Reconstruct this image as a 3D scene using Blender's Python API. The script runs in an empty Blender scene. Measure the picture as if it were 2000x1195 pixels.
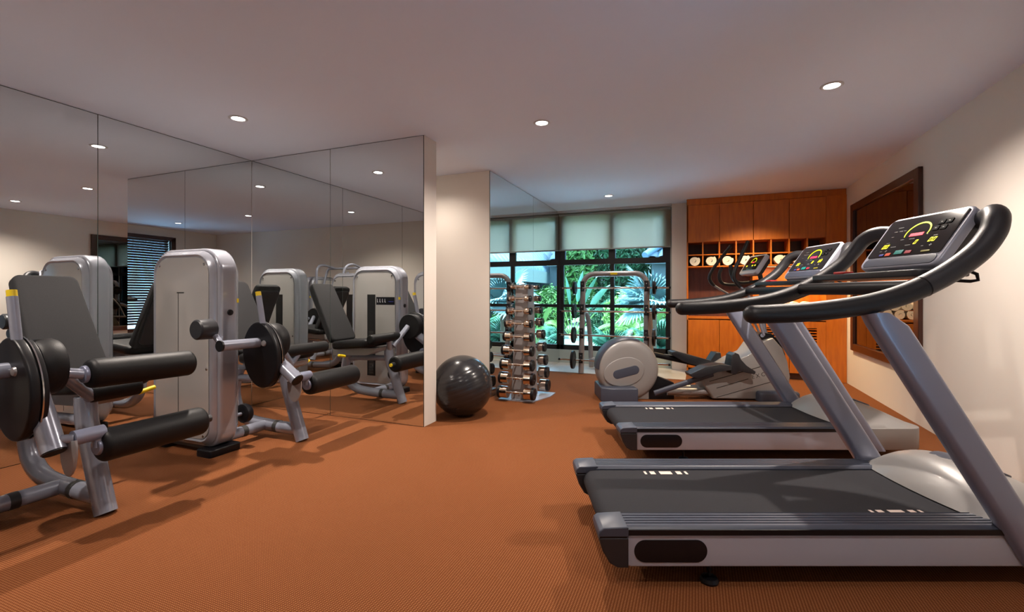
import bpy, bmesh, math, random
from mathutils import Vector, Matrix
random.seed(7)
PI = math.pi
SC = bpy.context.scene
COL = SC.collection
YAW = math.radians(21.7)
CY, SY = math.cos(YAW), math.sin(YAW)
H = 2.535                       # ceiling height

# ------------------------------------------------------------------ camera, exposure, world, sun
cam_data = bpy.data.cameras.new('camera')
cam_data.lens = 16.2
cam_data.sensor_width = 36
cam_data.shift_y = -0.01125
cam_data.clip_start = 0.02
cam = bpy.data.objects.new('camera', cam_data)
cam.location = (0, 0, 1.15)
cam.rotation_euler = (PI / 2, 0, YAW)
COL.objects.link(cam)
SC.camera = cam
SC.view_settings.view_transform = 'Standard'
SC.view_settings.look = 'None'
SC.view_settings.gamma = 1
SC.view_settings.exposure = 0.66
SC.cycles.use_denoising = True
SC.cycles.max_bounces = 14
SC.cycles.glossy_bounces = 8
SC.cycles.diffuse_bounces = 6
SC.cycles.transparent_max_bounces = 12
SC.cycles.sample_clamp_indirect = 6.0

world = bpy.data.worlds.new('dusk_sky')
SC.world = world
world.use_nodes = True
wn = world.node_tree
wn.nodes.clear()
w_out = wn.nodes.new('ShaderNodeOutputWorld')
w_bg = wn.nodes.new('ShaderNodeBackground')
w_bg.inputs[0].default_value = (0.52, 0.68, 1.0, 1)
w_bg.inputs[1].default_value = 6.0
wn.links.new(w_bg.outputs[0], w_out.inputs[0])

def c2r(X, Y):
    """camera-aligned floor coordinates (right, ahead) to room coordinates"""
    return (X * CY - Y * SY, X * SY + Y * CY)

sun_data = bpy.data.lights.new('sun', 'SUN')
sun_data.energy = 20.0
sun_data.angle = 0.35
sun_data.color = (0.85, 0.95, 1.0)
sun = bpy.data.objects.new('sun', sun_data)
sun.rotation_euler = Vector((0.75, -0.08, -0.80)).to_track_quat('-Z', 'Y').to_euler()
COL.objects.link(sun)

def area(name, loc, target, sx, sy, energy, color):
    d = bpy.data.lights.new(name, 'AREA')
    d.shape = 'RECTANGLE'; d.size = sx; d.size_y = sy
    d.energy = energy; d.color = color
    o = bpy.data.objects.new(name, d)
    o.location = loc
    o.rotation_euler = (Vector(target) - Vector(loc)).to_track_quat('-Z', 'Y').to_euler()
    COL.objects.link(o)
    return o
# light portals that guide sampling of the sky through the two windows
for nm, lo, tg, a_, b_ in (('portal_far', (-1.245, 7.62, 1.36), (-1.245, 0, 1.36), 1.78, 2.3), ('portal_right', (1.95, .925, 1.37), (0, .925, 1.37), .95, 1.82)):
    po = area(nm, lo, tg, a_, b_, 1, (1, 1, 1))
    po.data.cycles.is_portal = True

# ------------------------------------------------------------------ materials
MATS = {}
def mat(name, color, rough=0.5, metal=0.0, noise=0.0, nscale=40, bump=0.0, bscale=200, color2=None,
        spec=0.5, coat=0.0, sheen=0.0):
    m = bpy.data.materials.new(name)
    m.use_nodes = True
    nt = m.node_tree
    b = nt.nodes['Principled BSDF']
    b.inputs['Base Color'].default_value = (*color, 1)
    b.inputs['Roughness'].default_value = rough
    b.inputs['Metallic'].default_value = metal
    b.inputs['Specular IOR Level'].default_value = spec
    b.inputs['Coat Weight'].default_value = coat
    b.inputs['Coat Roughness'].default_value = 0.08
    b.inputs['Sheen Weight'].default_value = sheen
    tc = nt.nodes.new('ShaderNodeTexCoord')
    if noise > 0 or color2:
        n = nt.nodes.new('ShaderNodeTexNoise'); n.inputs['Scale'].default_value = nscale
        n.inputs['Detail'].default_value = 4
        nt.links.new(tc.outputs['Object'], n.inputs['Vector'])
        mx = nt.nodes.new('ShaderNodeMix'); mx.data_type = 'RGBA'
        k = color2 or tuple(c * (1 - noise) for c in color)
        mx.inputs[6].default_value = (*color, 1); mx.inputs[7].default_value = (*k, 1)
        nt.links.new(n.outputs['Fac'], mx.inputs[0])
        nt.links.new(mx.outputs[2], b.inputs['Base Color'])
    if bump > 0:
        n2 = nt.nodes.new('ShaderNodeTexNoise'); n2.inputs['Scale'].default_value = bscale
        n2.inputs['Detail'].default_value = 2
        nt.links.new(tc.outputs['Object'], n2.inputs['Vector'])
        bp = nt.nodes.new('ShaderNodeBump'); bp.inputs['Strength'].default_value = bump
        bp.inputs['Distance'].default_value = 0.002
        nt.links.new(n2.outputs['Fac'], bp.inputs['Height'])
        nt.links.new(bp.outputs['Normal'], b.inputs['Normal'])
    MATS[name] = m
    return m

def emit(name, color, strength):
    m = bpy.data.materials.new(name); m.use_nodes = True
    b = m.node_tree.nodes['Principled BSDF']
    b.inputs['Base Color'].default_value = (*color, 1)
    b.inputs['Emission Color'].default_value = (*color, 1)
    b.inputs['Emission Strength'].default_value = strength
    MATS[name] = m
    return m

mat('wall_paint', (0.72, 0.665, 0.60), 0.75, noise=0.04, nscale=3, bump=0.15, bscale=120)
mat('ceiling_paint', (0.74, 0.80, 0.95), 0.8, noise=0.03, nscale=2)
mat('bounce_pale', (0.840, 0.882, 0.924), 0.8, noise=0.1, nscale=4)  # surface of the added slab that bounces daylight indoors
mat('mirror_silver', (0.79, 0.81, 0.80), 0.0, 1.0, noise=0.01, nscale=2)
mat('mirror_edge', (0.02, 0.035, 0.03), 0.3)
mat('smoked_mirror', (0.20, 0.19, 0.19), 0.01, 1.0, noise=0.02, nscale=2)
mat('dark_wood', (0.055, 0.014, 0.006), 0.35, noise=0.4, nscale=12, coat=0.3)
mat('frame_black', (0.004, 0.004, 0.005), 0.45, noise=0.2, nscale=30)
mat('track_white', (0.55, 0.55, 0.58), 0.5, noise=0.05)
mat('silver_paint', (0.35, 0.365, 0.42), 0.24, 0.35, noise=0.05, nscale=6, coat=0.8)
mat('silver_face', (0.41, 0.395, 0.385), 0.14, 0.15, noise=0.06, nscale=4, coat=0.9)
mat('steel_tube', (0.27, 0.29, 0.36), 0.26, 0.25, noise=0.06, nscale=10, coat=0.7)
mat('groove_dark', (0.03, 0.03, 0.03), 0.5, noise=0.1)
mat('black_vinyl', (0.005, 0.005, 0.006), 0.5, noise=0.2, nscale=60, bump=0.25, bscale=300, spec=.28)
mat('charcoal_fabric', (0.022, 0.022, 0.024), 0.85, noise=0.35, nscale=220, bump=0.4, bscale=500, spec=.3)
mat('charcoal_plastic', (0.018, 0.019, 0.024), 0.40, noise=0.1, nscale=30, bump=0.1, bscale=500)
mat('black_plastic', (0.005, 0.005, 0.007), 0.38, noise=0.1, nscale=30, spec=.3)
mat('grip_rubber', (0.010, 0.010, 0.012), 0.45, noise=0.2, nscale=60, bump=0.3, bscale=420, spec=.4)
mat('grip_grey', (0.028, 0.028, 0.032), 0.40, 0.1, noise=0.1, nscale=60, bump=0.25, bscale=420)
mat('slate_plastic', (0.050, 0.058, 0.085), 0.42, noise=0.1, nscale=30, bump=0.08, bscale=400)
mat('post_silver', (0.22, 0.24, 0.33), 0.30, 0.3, noise=0.04, nscale=8, coat=0.3)
mat('warm_silver', (0.30, 0.29, 0.285), 0.4, 0.25, noise=0.05, nscale=6, coat=0.15)
mat('panel_silver', (0.40, 0.42, 0.50), 0.35, 0.1, noise=0.04, nscale=6)
mat('belt_rubber', (0.010, 0.010, 0.013), 0.8, noise=0.6, nscale=500, bump=0.6, bscale=500, color2=(0.034, 0.034, 0.04), spec=.2)
mat('belt_mark', (0.75, 0.62, 0.55), 0.6, noise=0.05)
mat('badge_black', (0.006, 0.006, 0.009), 0.3, noise=0.1, spec=.3)
mat('screen_black', (0.006, 0.006, 0.007), 0.12, noise=0.1, coat=0.5)
mat('key_black', (0.004, 0.004, 0.005), 0.7, noise=0.1, spec=.05)
mat('chrome', (0.72, 0.60, 0.50), 0.10, 1.0, noise=0.05)  # warm tint stands in for the reflection of the orange floor
mat('bright_steel', (0.55, 0.55, 0.56), 0.2, 1.0, noise=0.05)
mat('yellow_plastic', (0.75, 0.55, 0.01), 0.4, noise=0.05)
mat('red_plastic', (0.45, 0.02, 0.02), 0.4, noise=0.05)
mat('towel', (0.80, 0.78, 0.74), 0.95, noise=0.12, nscale=90, bump=0.9, bscale=160, sheen=0.3)
mat('base_steel', (0.36, 0.38, 0.44), 0.35, 0.2, noise=0.1, nscale=9)
mat('marble', (0.55, 0.53, 0.50), 0.35, noise=0.15, nscale=9)
mat('sill_paint', (0.36, 0.42, 0.40), 0.5, noise=0.06, nscale=6)
mat('jamb_grey', (0.30, 0.31, 0.29), 0.6, noise=0.06, nscale=6)
mat('rack_steel', (0.30, 0.285, 0.29), 0.38, 0.35, noise=0.08, nscale=14)
mat('ball_rubber', (0.022, 0.022, 0.025), 0.22, noise=0.1, nscale=5)
mat('ground', (0.150, 0.204, 0.136), 0.9, noise=0.5, nscale=2, color2=(0.340, 0.374, 0.306))
mat('bark', (0.12, 0.09, 0.06), 0.9, noise=0.4, nscale=10)
mat('leaf_mid', (0.031, 0.109, 0.027), 0.5, noise=0.5, nscale=3, color2=(0.088, 0.218, 0.034))
mat('leaf_dark', (0.010, 0.048, 0.024), 0.5, noise=0.5, nscale=3, color2=(0.034, 0.136, 0.041))
mat('leaf_bright', (0.082, 0.218, 0.034), 0.5, noise=0.4, nscale=4, color2=(0.204, 0.340, 0.082))
mat('leaf_silver', (0.408, 0.561, 0.595), 0.4, noise=0.3, nscale=3, color2=(0.238, 0.408, 0.425))
mat('leaf_teal', (0.041, 0.170, 0.122), 0.45, noise=0.4, nscale=4, color2=(0.136, 0.306, 0.204))
mat('roof_tile', (0.07, 0.12, 0.16), 0.4, noise=0.3, nscale=3)
mat('roof_ridge', (0.14, 0.22, 0.30), 0.4, noise=0.1, nscale=3)
mat('eave_grey', (0.068, 0.102, 0.109), 0.6, noise=0.1, nscale=3)
mat('terracotta', (0.35, 0.12, 0.05), 0.7, noise=0.2)
mat('orange_stripe', (0.5, 0.2, 0.03), 0.7, noise=0.2)
emit('lamp_white', (1.0, 0.93, 0.85), 14)
emit('added_strip_glow', (1.0, 0.75, 0.4), 3)
emit('led_lime', (0.62, 0.80, 0.0), 0.9)
emit('led_red', (0.85, 0.02, 0.06), 0.8)
emit('led_yellow', (0.85, 0.80, 0.02), 0.9)
mat('print_grey', (0.16, 0.16, 0.16), 0.5, noise=0.1)
mat('print_dark', (0.05, 0.045, 0.04), 0.5, noise=0.1)
mat('key_blue', (0.04, 0.05, 0.3), 0.4, noise=0.1)
mat('key_orange', (0.6, 0.08, 0.03), 0.4, noise=0.1)
mat('key_teal', (0.01, 0.22, 0.20), 0.4, noise=0.1)
mat('key_red', (0.35, 0.02, 0.04), 0.4, noise=0.1)
mat('key_olive', (0.25, 0.22, 0.02), 0.4, noise=0.1)

def carpet_mat():
    m = bpy.data.materials.new('carpet'); m.use_nodes = True
    nt = m.node_tree; b = nt.nodes['Principled BSDF']
    N = nt.nodes.new; L = nt.links.new
    tc = N('ShaderNodeTexCoord'); mp = N('ShaderNodeMapping')
    mp.inputs['Rotation'].default_value = (0, 0, 0)
    L(tc.outputs['Object'], mp.inputs['Vector'])
    w1 = N('ShaderNodeTexWave'); w1.wave_type = 'BANDS'; w1.bands_direction = 'X'; w1.inputs['Scale'].default_value = 29
    w2 = N('ShaderNodeTexWave'); w2.wave_type = 'BANDS'; w2.bands_direction = 'Y'; w2.inputs['Scale'].default_value = 36
    for w in (w1, w2):
        w.inputs['Distortion'].default_value = 0.6; w.inputs['Detail Scale'].default_value = 3
        L(mp.outputs[0], w.inputs['Vector'])
    mul = N('ShaderNodeMath'); mul.operation = 'MULTIPLY'
    L(w1.outputs['Fac'], mul.inputs[0]); L(w2.outputs['Fac'], mul.inputs[1])
    cr = N('ShaderNodeValToRGB')
    cr.color_ramp.elements[0].position = 0.05; cr.color_ramp.elements[0].color = (0.135, 0.038, 0.010, 1)
    cr.color_ramp.elements[1].position = 0.75; cr.color_ramp.elements[1].color = (0.315, 0.130, 0.049, 1)
    L(mul.outputs[0], cr.inputs['Fac'])
    n = N('ShaderNodeTexNoise'); n.inputs['Scale'].default_value = 1.3; n.inputs['Detail'].default_value = 3
    L(tc.outputs['Object'], n.inputs['Vector'])
    mx = N('ShaderNodeMix'); mx.data_type = 'RGBA'; mx.blend_type = 'MULTIPLY'; mx.inputs[0].default_value = 0.35
    L(cr.outputs['Color'], mx.inputs[6])
    cr2 = N('ShaderNodeValToRGB')
    cr2.color_ramp.elements[0].color = (0.75, 0.78, 0.7, 1); cr2.color_ramp.elements[1].color = (1.1, 1.0, 1.05, 1)
    L(n.outputs['Fac'], cr2.inputs['Fac']); L(cr2.outputs['Color'], mx.inputs[7])
    L(mx.outputs[2], b.inputs['Base Color'])
    b.inputs['Roughness'].default_value = 0.95
    b.inputs['Specular IOR Level'].default_value = 0.15
    bp = N('ShaderNodeBump'); bp.inputs['Strength'].default_value = 0.5; bp.inputs['Distance'].default_value = 0.003
    L(mul.outputs[0], bp.inputs['Height']); L(bp.outputs['Normal'], b.inputs['Normal'])
    MATS['carpet'] = m
carpet_mat()

def wood_mat(name, ca, cb, rough):
    m = bpy.data.materials.new(name); m.use_nodes = True
    nt = m.node_tree; b = nt.nodes['Principled BSDF']; N = nt.nodes.new; L = nt.links.new
    tc = N('ShaderNodeTexCoord'); mp = N('ShaderNodeMapping'); mp.inputs['Scale'].default_value = (9, 9, 1.2)
    L(tc.outputs['Object'], mp.inputs['Vector'])
    n = N('ShaderNodeTexNoise'); n.inputs['Scale'].default_value = 3; n.inputs['Detail'].default_value = 6
    L(mp.outputs[0], n.inputs['Vector'])
    cr = N('ShaderNodeValToRGB'); cr.color_ramp.elements[0].position = .3; cr.color_ramp.elements[1].position = .7
    cr.color_ramp.elements[0].color = (*ca, 1); cr.color_ramp.elements[1].color = (*cb, 1)
    L(n.outputs['Fac'], cr.inputs['Fac']); L(cr.outputs['Color'], b.inputs['Base Color'])
    b.inputs['Roughness'].default_value = rough; b.inputs['Coat Weight'].default_value = 0.25
    b.inputs['Coat Roughness'].default_value = 0.15
    MATS[name] = m
wood_mat('cherry_wood', (0.46, 0.118, 0.008), (0.60, 0.172, 0.013), 0.4)
wood_mat('niche_reflection', (0.10, 0.040, 0.035), (0.14, 0.055, 0.045), 0.25)
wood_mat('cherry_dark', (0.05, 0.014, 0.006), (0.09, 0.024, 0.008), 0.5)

def glass_mat():
    m = bpy.data.materials.new('window_glass'); m.use_nodes = True
    nt = m.node_tree; nt.nodes.clear(); N = nt.nodes.new; L = nt.links.new
    o = N('ShaderNodeOutputMaterial'); mx = N('ShaderNodeMixShader'); t = N('ShaderNodeBsdfTransparent')
    g = N('ShaderNodeBsdfGlossy'); g.inputs['Roughness'].default_value = 0.0
    t.inputs['Color'].default_value = (0.80, 0.97, 0.97, 1)
    f = N('ShaderNodeFresnel'); f.inputs['IOR'].default_value = 1.25
    L(f.outputs[0], mx.inputs[0]); L(t.outputs[0], mx.inputs[1]); L(g.outputs[0], mx.inputs[2]); L(mx.outputs[0], o.inputs[0])
    MATS['window_glass'] = m
glass_mat()

def blind_mat():
    m = bpy.data.materials.new('blind_mesh'); m.use_nodes = True
    nt = m.node_tree; nt.nodes.clear(); N = nt.nodes.new; L = nt.links.new
    o = N('ShaderNodeOutputMaterial'); t = N('ShaderNodeBsdfTransparent'); t.inputs['Color'].default_value = (0.95, 0.95, 0.85, 1)
    d = N('ShaderNodeBsdfDiffuse'); d.inputs['Color'].default_value = (0.52, 0.47, 0.38, 1)
    tl = N('ShaderNodeBsdfTranslucent'); tl.inputs['Color'].default_value = (0.78, 0.64, 0.54, 1)
    n = N('ShaderNodeTexNoise'); n.inputs['Scale'].default_value = 300
    mx1 = N('ShaderNodeMixShader'); mx1.inputs[0].default_value = 0.75
    mx2 = N('ShaderNodeMixShader')
    mr = N('ShaderNodeMapRange'); mr.inputs[3].default_value = 0.17; mr.inputs[4].default_value = 0.25
    L(n.outputs['Fac'], mr.inputs[0]); L(mr.outputs[0], mx2.inputs[0])
    L(d.outputs[0], mx1.inputs[1]); L(tl.outputs[0], mx1.inputs[2])
    L(mx1.outputs[0], mx2.inputs[1]); L(t.outputs[0], mx2.inputs[2]); L(mx2.outputs[0], o.inputs[0])
    MATS['blind_mesh'] = m
blind_mat()

# ------------------------------------------------------------------ mesh helpers
def circ(n, r, r2=None, ph=0.0):
    r2 = r if r2 is None else r2
    return [(r * math.cos(ph + 2 * PI * i / n), r2 * math.sin(ph + 2 * PI * i / n)) for i in range(n)]

def rrect(w, h, r, n=6, cx=0.0, cy=0.0):
    """rounded rectangle outline; r may be (bl, br, tr, tl)"""
    if not isinstance(r, (tuple, list)): r = (r,) * 4
    out = []
    for k, (sx, sy, a0) in enumerate(((-1, -1, PI), (1, -1, 1.5 * PI), (1, 1, 0), (-1, 1, .5 * PI))):
        rr = max(r[k], 1e-4)
        ccx, ccy = cx + sx * (w / 2 - rr), cy + sy * (h / 2 - rr)
        for i in range(n + 1):
            a = a0 + .5 * PI * i / n
            out.append((ccx + rr * math.cos(a), ccy + rr * math.sin(a)))
    return out

def smooth(pts, k=6):
    """Catmull-Rom through tuples"""
    P = [Vector(p) for p in pts]
    P = [2 * P[0] - P[1]] + P + [2 * P[-1] - P[-2]]
    out = []
    for i in range(1, len(P) - 2):
        p0, p1, p2, p3 = P[i - 1:i + 3]
        for j in range(k):
            t = j / k
            out.append(0.5 * ((2 * p1) + (p2 - p0) * t + (2 * p0 - 5 * p1 + 4 * p2 - p3) * t * t + (3 * p1 - p0 - 3 * p2 + p3) * t ** 3))
    out.append(P[-2])
    return out

class MB:
    def __init__(s): s.v, s.f = [], []
    def loft(s, loops, cap=True, closed=True):
        b = len(s.v); n = len(loops[0])
        for lp in loops: s.v += [tuple(p) for p in lp]
        for i in range(len(loops) - 1):
            for j in range(n if closed else n - 1):
                k = (j + 1) % n
                s.f.append((b + i * n + j, b + i * n + k, b + (i + 1) * n + k, b + (i + 1) * n + j))
        if cap:
            s.f.append(tuple(b + j for j in range(n)))
            e = b + (len(loops) - 1) * n
            s.f.append(tuple(e + j for j in reversed(range(n))))
        return s
    def box(s, x0, x1, y0, y1, z0, z1):
        b = len(s.v)
        s.v += [(x, y, z) for z in (z0, z1) for y in (y0, y1) for x in (x0, x1)]
        for q in ((0, 2, 3, 1), (4, 5, 7, 6), (0, 1, 5, 4), (2, 6, 7, 3), (0, 4, 6, 2), (1, 3, 7, 5)):
            s.f.append(tuple(b + i for i in q))
        return s
    def plate(s, outline, axis, a, b_, bev=0.0, bev2=None):
        """extrude a 2-D outline along an axis; rounded rim of size bev at a, bev2 at b_"""
        bev2 = bev if bev2 is None else bev2
        n = len(outline)
        cx = sum(p[0] for p in outline) / n; cy = sum(p[1] for p in outline) / n
        wx = max(p[0] for p in outline) - min(p[0] for p in outline)
        wy = max(p[1] for p in outline) - min(p[1] for p in outline)
        def put(p, d, ins):
            u = cx + (p[0] - cx) * (1 - 2 * ins / wx); v = cy + (p[1] - cy) * (1 - 2 * ins / wy)
            return {'x': (d, u, v), 'y': (u, d, v), 'z': (u, v, d)}[axis]
        sg = 1 if b_ > a else -1
        loops = []
        K = 4
        if bev > 0:
            for i in range(K):
                t = .5 * PI * i / K
                loops.append([put(p, a + sg * bev * (1 - math.sin(t)), 0 + bev * (1 - math.cos(t))) for p in outline][:])
            # order: from outermost depth (a) inwards
            loops = [[put(p, a + sg * bev * (1 - math.cos(.5 * PI * i / K)), bev * (1 - math.sin(.5 * PI * i / K))) for p in outline] for i in range(K)]
        loops.append([put(p, a + sg * bev, 0) for p in outline])
        loops.append([put(p, b_ - sg * bev2, 0) for p in outline])
        if bev2 > 0:
            loops += [[put(p, b_ - sg * bev2 * (1 - math.sin(.5 * PI * i / K)), bev2 * (1 - math.cos(.5 * PI * i / K))) for p in outline] for i in range(1, K + 1)]
        return s.loft(loops)
    def tube(s, path, rad, n=16, cap=True, rad2=None, up=None):
        P = [Vector(p) for p in path]
        R = rad if isinstance(rad, (list, tuple)) else [rad] * len(P)
        T = []
        for i in range(len(P)):
            d = (P[min(i + 1, len(P) - 1)] - P[max(i - 1, 0)])
            T.append(d.normalized())
        u = Vector(up) if up else (Vector((0, 0, 1)) if abs(T[0].z) < .9 else Vector((0, 1, 0)))
        u = (u - T[0] * u.dot(T[0])).normalized()
        loops = []
        for i in range(len(P)):
            u = (u - T[i] * u.dot(T[i])).normalized()
            w = T[i].cross(u)
            q = (rad2 / rad) if rad2 else 1.0
            loops.append([P[i] + u * (R[i] * q * math.cos(2 * PI * j / n)) + w * (R[i] * math.sin(2 * PI * j / n)) for j in range(n)])
        return s.loft(loops, cap)
    def pill(s, a, b, r, n=24, e=0.03, dimple=0.0):
        """padded roller with soft rounded ends"""
        a, b = Vector(a), Vector(b); d = (b - a).normalized(); L = (b - a).length
        path, rad = [], []
        K = 6
        for i in range(K + 1):
            t = .5 * PI * i / K
            path.append(a + d * (e * (1 - math.cos(t)))); rad.append(r - e + e * math.sin(t))
        for i in range(1, 6): path.append(a + d * (e + (L - 2 * e) * i / 6)); rad.append(r)
        for i in range(K + 1):
            t = .5 * PI * (1 - i / K)
            path.append(b - d * (e * (1 - math.cos(t)))); rad.append(r - e + e * math.sin(t))
        return s.tube(path, rad, n)
    def ball(s, c, r, nu=32, nv=18, sz=1.0):
        c = Vector(c)
        loops = [[c + Vector((r * math.sin(PI * i / nv) * math.cos(2 * PI * j / nu), r * math.sin(PI * i / nv) * math.sin(2 * PI * j / nu), -r * sz * math.cos(PI * i / nv))) for j in range(nu)] for i in range(1, nv)]
        return s.loft(loops)
    def lathe(s, prof, c=(0, 0, 0), n=32, axis='z'):
        loops = []
        for r, h in prof:
            lp = []
            for j in range(n):
                a = 2 * PI * j / n; u, v = r * math.cos(a), r * math.sin(a)
                p = {'z': (u, v, h), 'y': (u, h, v), 'x': (h, u, v)}[axis]
                lp.append((c[0] + p[0], c[1] + p[1], c[2] + p[2]))
            loops.append(lp)
        return s.loft(loops)
    def xf(s, M, start=0):
        for i in range(start, len(s.v)): s.v[i] = tuple(M @ Vector(s.v[i]))
        return s
    def build(s, name, m, parent=None, bevel=0.0, segs=2, sharp=38, flat=False):
        me = bpy.data.meshes.new(name)
        me.from_pydata(s.v, [], s.f)
        bm = bmesh.new(); bm.from_mesh(me)
        bmesh.ops.recalc_face_normals(bm, faces=bm.faces[:])
        bm.to_mesh(me); bm.free()
        if not flat:
            me.polygons.foreach_set('use_smooth', [True] * len(me.polygons))
            me.set_sharp_from_angle(angle=math.radians(sharp))
        me.materials.append(MATS[m] if isinstance(m, str) else m)
        o = bpy.data.objects.new(name, me)
        COL.objects.link(o)
        if parent: o.parent = parent
        if bevel > 0:
            md = o.modifiers.new('bevel', 'BEVEL'); md.width = bevel; md.segments = segs; md.limit_method = 'ANGLE'
            md.angle_limit = math.radians(40)
            md.harden_normals = False
        return o

def tag(o, label, cat, group=None, kind=None):
    o['label'] = label; o['category'] = cat
    if group: o['group'] = group
    if kind: o['kind'] = kind
    return o
def thing(name, label, cat, loc=(0, 0, 0), rz=0.0, group=None):
    o = bpy.data.objects.new(name, None); COL.objects.link(o)
    o.location = loc; o.rotation_euler = (0, 0, rz); o.empty_display_size = .1
    return tag(o, label, cat, group)
def struct(o):
    o['kind'] = 'structure'; return o
def plabel(o, t): o['label'] = t; return o
def copy_tree(o, parent=None):
    c = o.copy(); COL.objects.link(c)
    if parent: c.parent = parent
    for ch in list(o.children): copy_tree(ch, c)
    return c
def text_mesh(name, s, size, m, parent, M, extrude=0.0006, shear=0.0, align='CENTER', space=1.0):
    cu = bpy.data.curves.new(name, 'FONT'); cu.body = s; cu.size = size; cu.extrude = extrude
    cu.align_x = align; cu.align_y = 'CENTER'; cu.shear = shear; cu.resolution_u = 3; cu.space_character = space
    t = bpy.data.objects.new('tmp', cu); COL.objects.link(t)
    dg = bpy.context.evaluated_depsgraph_get(); dg.update()
    me = bpy.data.meshes.new_from_object(t.evaluated_get(dg))
    bpy.data.objects.remove(t); bpy.data.curves.remove(cu)
    me.transform(M); me.materials.clear(); me.materials.append(MATS[m])
    o = bpy.data.objects.new(name, me); COL.objects.link(o); o.parent = parent
    return o

# ------------------------------------------------------------------ the room
XL, XR, YB, YW, YM, YP = -4.26, 1.83, -0.55, 7.54, 3.43, 4.69
PX, PT, SX = -2.19, 0.21, -2.13        # partition end, thickness, side-mirror wall
struct(MB().box(XL - .2, XR + .2, YB - .2, YW + .25, -0.12, 0).build('floor', 'carpet'))
struct(MB().box(SX + .001, -0.122, 6.62, YW - .001, 0, 0.006).build('trim_1', 'marble', bevel=.001))
struct(MB().box(XL - .2, XR + .2, YB - .2, YW + .25, H, H + .15).build('ceiling', 'ceiling_paint'))
struct(MB().box(XL - .2, XL - .008, YB, YP, 0, H).build('wall_left', 'wall_paint'))
struct(MB().box(XL - .2, XR + .2, YB - .2, YB, 0, H).build('wall_back', 'wall_paint'))
struct(MB().box(XL - .2, PX, YM + .008, YM + PT, 0, H).build('wall_partition', 'wall_paint'))
struct(MB().box(XL - .2, SX - .008, YP, YP + .2, 0, H).build('wall_recess', 'wall_paint'))
struct(MB().box(SX - .2, SX - .008, YP + .2, YW + .25, 0, H).build('wall_side', 'wall_paint'))
# right wall with a high glazed opening beside the camera
o = MB()
o.box(XR, XR + .2, YB, .45, 0, H); o.box(XR, XR + .2, 1.40, YW + .25, 0, H)
o.box(XR, XR + .2, .45, 1.40, 0, .47); o.box(XR, XR + .2, .45, 1.40, 2.28, H)
struct(o.build('wall_right', 'wall_paint', flat=True))
# window wall
WX0, WX1 = SX, -0.36
o = MB()
o.box(WX1, XR + .2, YW, YW + .25, 0, H)
o.box(SX - .2, WX1, YW, YW + .25, 0, .215)
o.box(SX - .2, WX1, YW, YW + .25, 2.50, H)
struct(o.build('wall_far', 'wall_paint', flat=True))
struct(MB().box(-.335, -.122, YW - .10, YW, 0, H).build('trim_2', 'wall_paint', bevel=.002))
struct(MB().box(SX - .006, -.34, YW - .012, YW, 0, .222).build('trim_3', 'sill_paint', bevel=.003))
struct(MB().box(WX1 - .0, -.336, YW - .02, YW, .222, 2.5).build('trim_4', 'jamb_grey', bevel=.002))

# main window
def win():
    f = MB()
    y0, y1 = YW + .02, YW + .08
    zc = (.222, .30); zr2 = (.935, .985); zr1 = (1.645, 1.735)
    X = [SX, -1.235, WX1]
    f.box(X[0] - .003, X[0] + .06, y0, y1, .222, 2.50)
    f.box(-1.29, -1.225, y0, y1, .222, 1.69)
    f.box(-1.315, -1.205, y0 - .01, y1, 1.69, 2.50)
    f.box(WX1 - .07, WX1, y0, y1, .222, 2.50)
    f.box(WX1 - .115, WX1, y0 - .01, y1, 1.69, 2.50)
    f.box(X[0], X[0] + .09, y0 - .01, y1, 1.69, 2.50)
    f.box(X[0], WX1, y0, y1, *zc); f.box(X[0], WX1, y0 + .003, y1 - .003, *zr2)
    f.box(X[0], WX1, y0 - .014, y1, *zr1); f.box(X[0], WX1, y0, y1, 2.40, 2.50)
    w = struct(f.build('window_1', 'frame_black', flat=True))
    for (a, b, c, d) in ((SX + .06, -1.29, .30, .935), (-1.225, WX1 - .07, .30, .935), (SX + .06, -1.29, .985, 1.645),
                         (-1.225, WX1 - .07, .985, 1.645), (SX + .09, -1.315, 1.735, 2.40), (-1.205, WX1 - .115, 1.735, 2.40)):
        MB().box(a, b, YW + .048, YW + .052, c, d).build('window_pane', 'window_glass', w)
win()
# glazed opening in the right wall near the camera (seen in the mirrors)
f = MB()
for (a, b, c, d) in ((.36, .45, .42, 2.33), (1.40, 1.49, .42, 2.33), (.36, 1.49, 2.28, 2.36), (.36, 1.49, .40, .47)):
    f.box(XR - .03, XR + .05, a, b, c, d)
w2 = struct(f.build('window_2', 'dark_wood', bevel=.004))
MB().box(XR + .10, XR + .104, .45, 1.40, .47, 2.28).build('window_pane', 'window_glass', w2)
bl = MB()
for i in range(34):
    z = .56 + i * .0515
    n0 = len(bl.v); bl.box(-.03, .03, .465, 1.385, -.001, .001)
    bl.xf(Matrix.Translation((XR + .055, 0, z)) @ Matrix.Rotation(math.radians(49), 4, 'Y'), n0)
bt = thing('venetian_blind', 'dark slatted blind filling the dark framed window seen only in the mirrors', 'blind', (0, 0, 0))
bl.build('slats', 'dark_wood', bt, flat=True)

# roller blind on the main window
rb = thing('roller_blind', 'olive mesh roller blind half lowered over the tall garden window', 'blind', (-1.24, YW - .05, 2.5))
MB().box(-.885, .885, -.0015, .0015, -.605, -.03).build('fabric', 'blind_mesh', rb)
MB().tube([(-.885, 0, -.612), (.885, 0, -.612)], .012, 12).build('bottom_bar', 'jamb_grey', rb)
MB().tube([(-.885, .0, -.02), (.885, .0, -.02)], .022, 16).build('roller', 'jamb_grey', rb)
struct(MB().box(SX + .002, -.337, YW - .14, YW - .085, H - .03, H).build('trim_5', 'track_white', bevel=.002))

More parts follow.
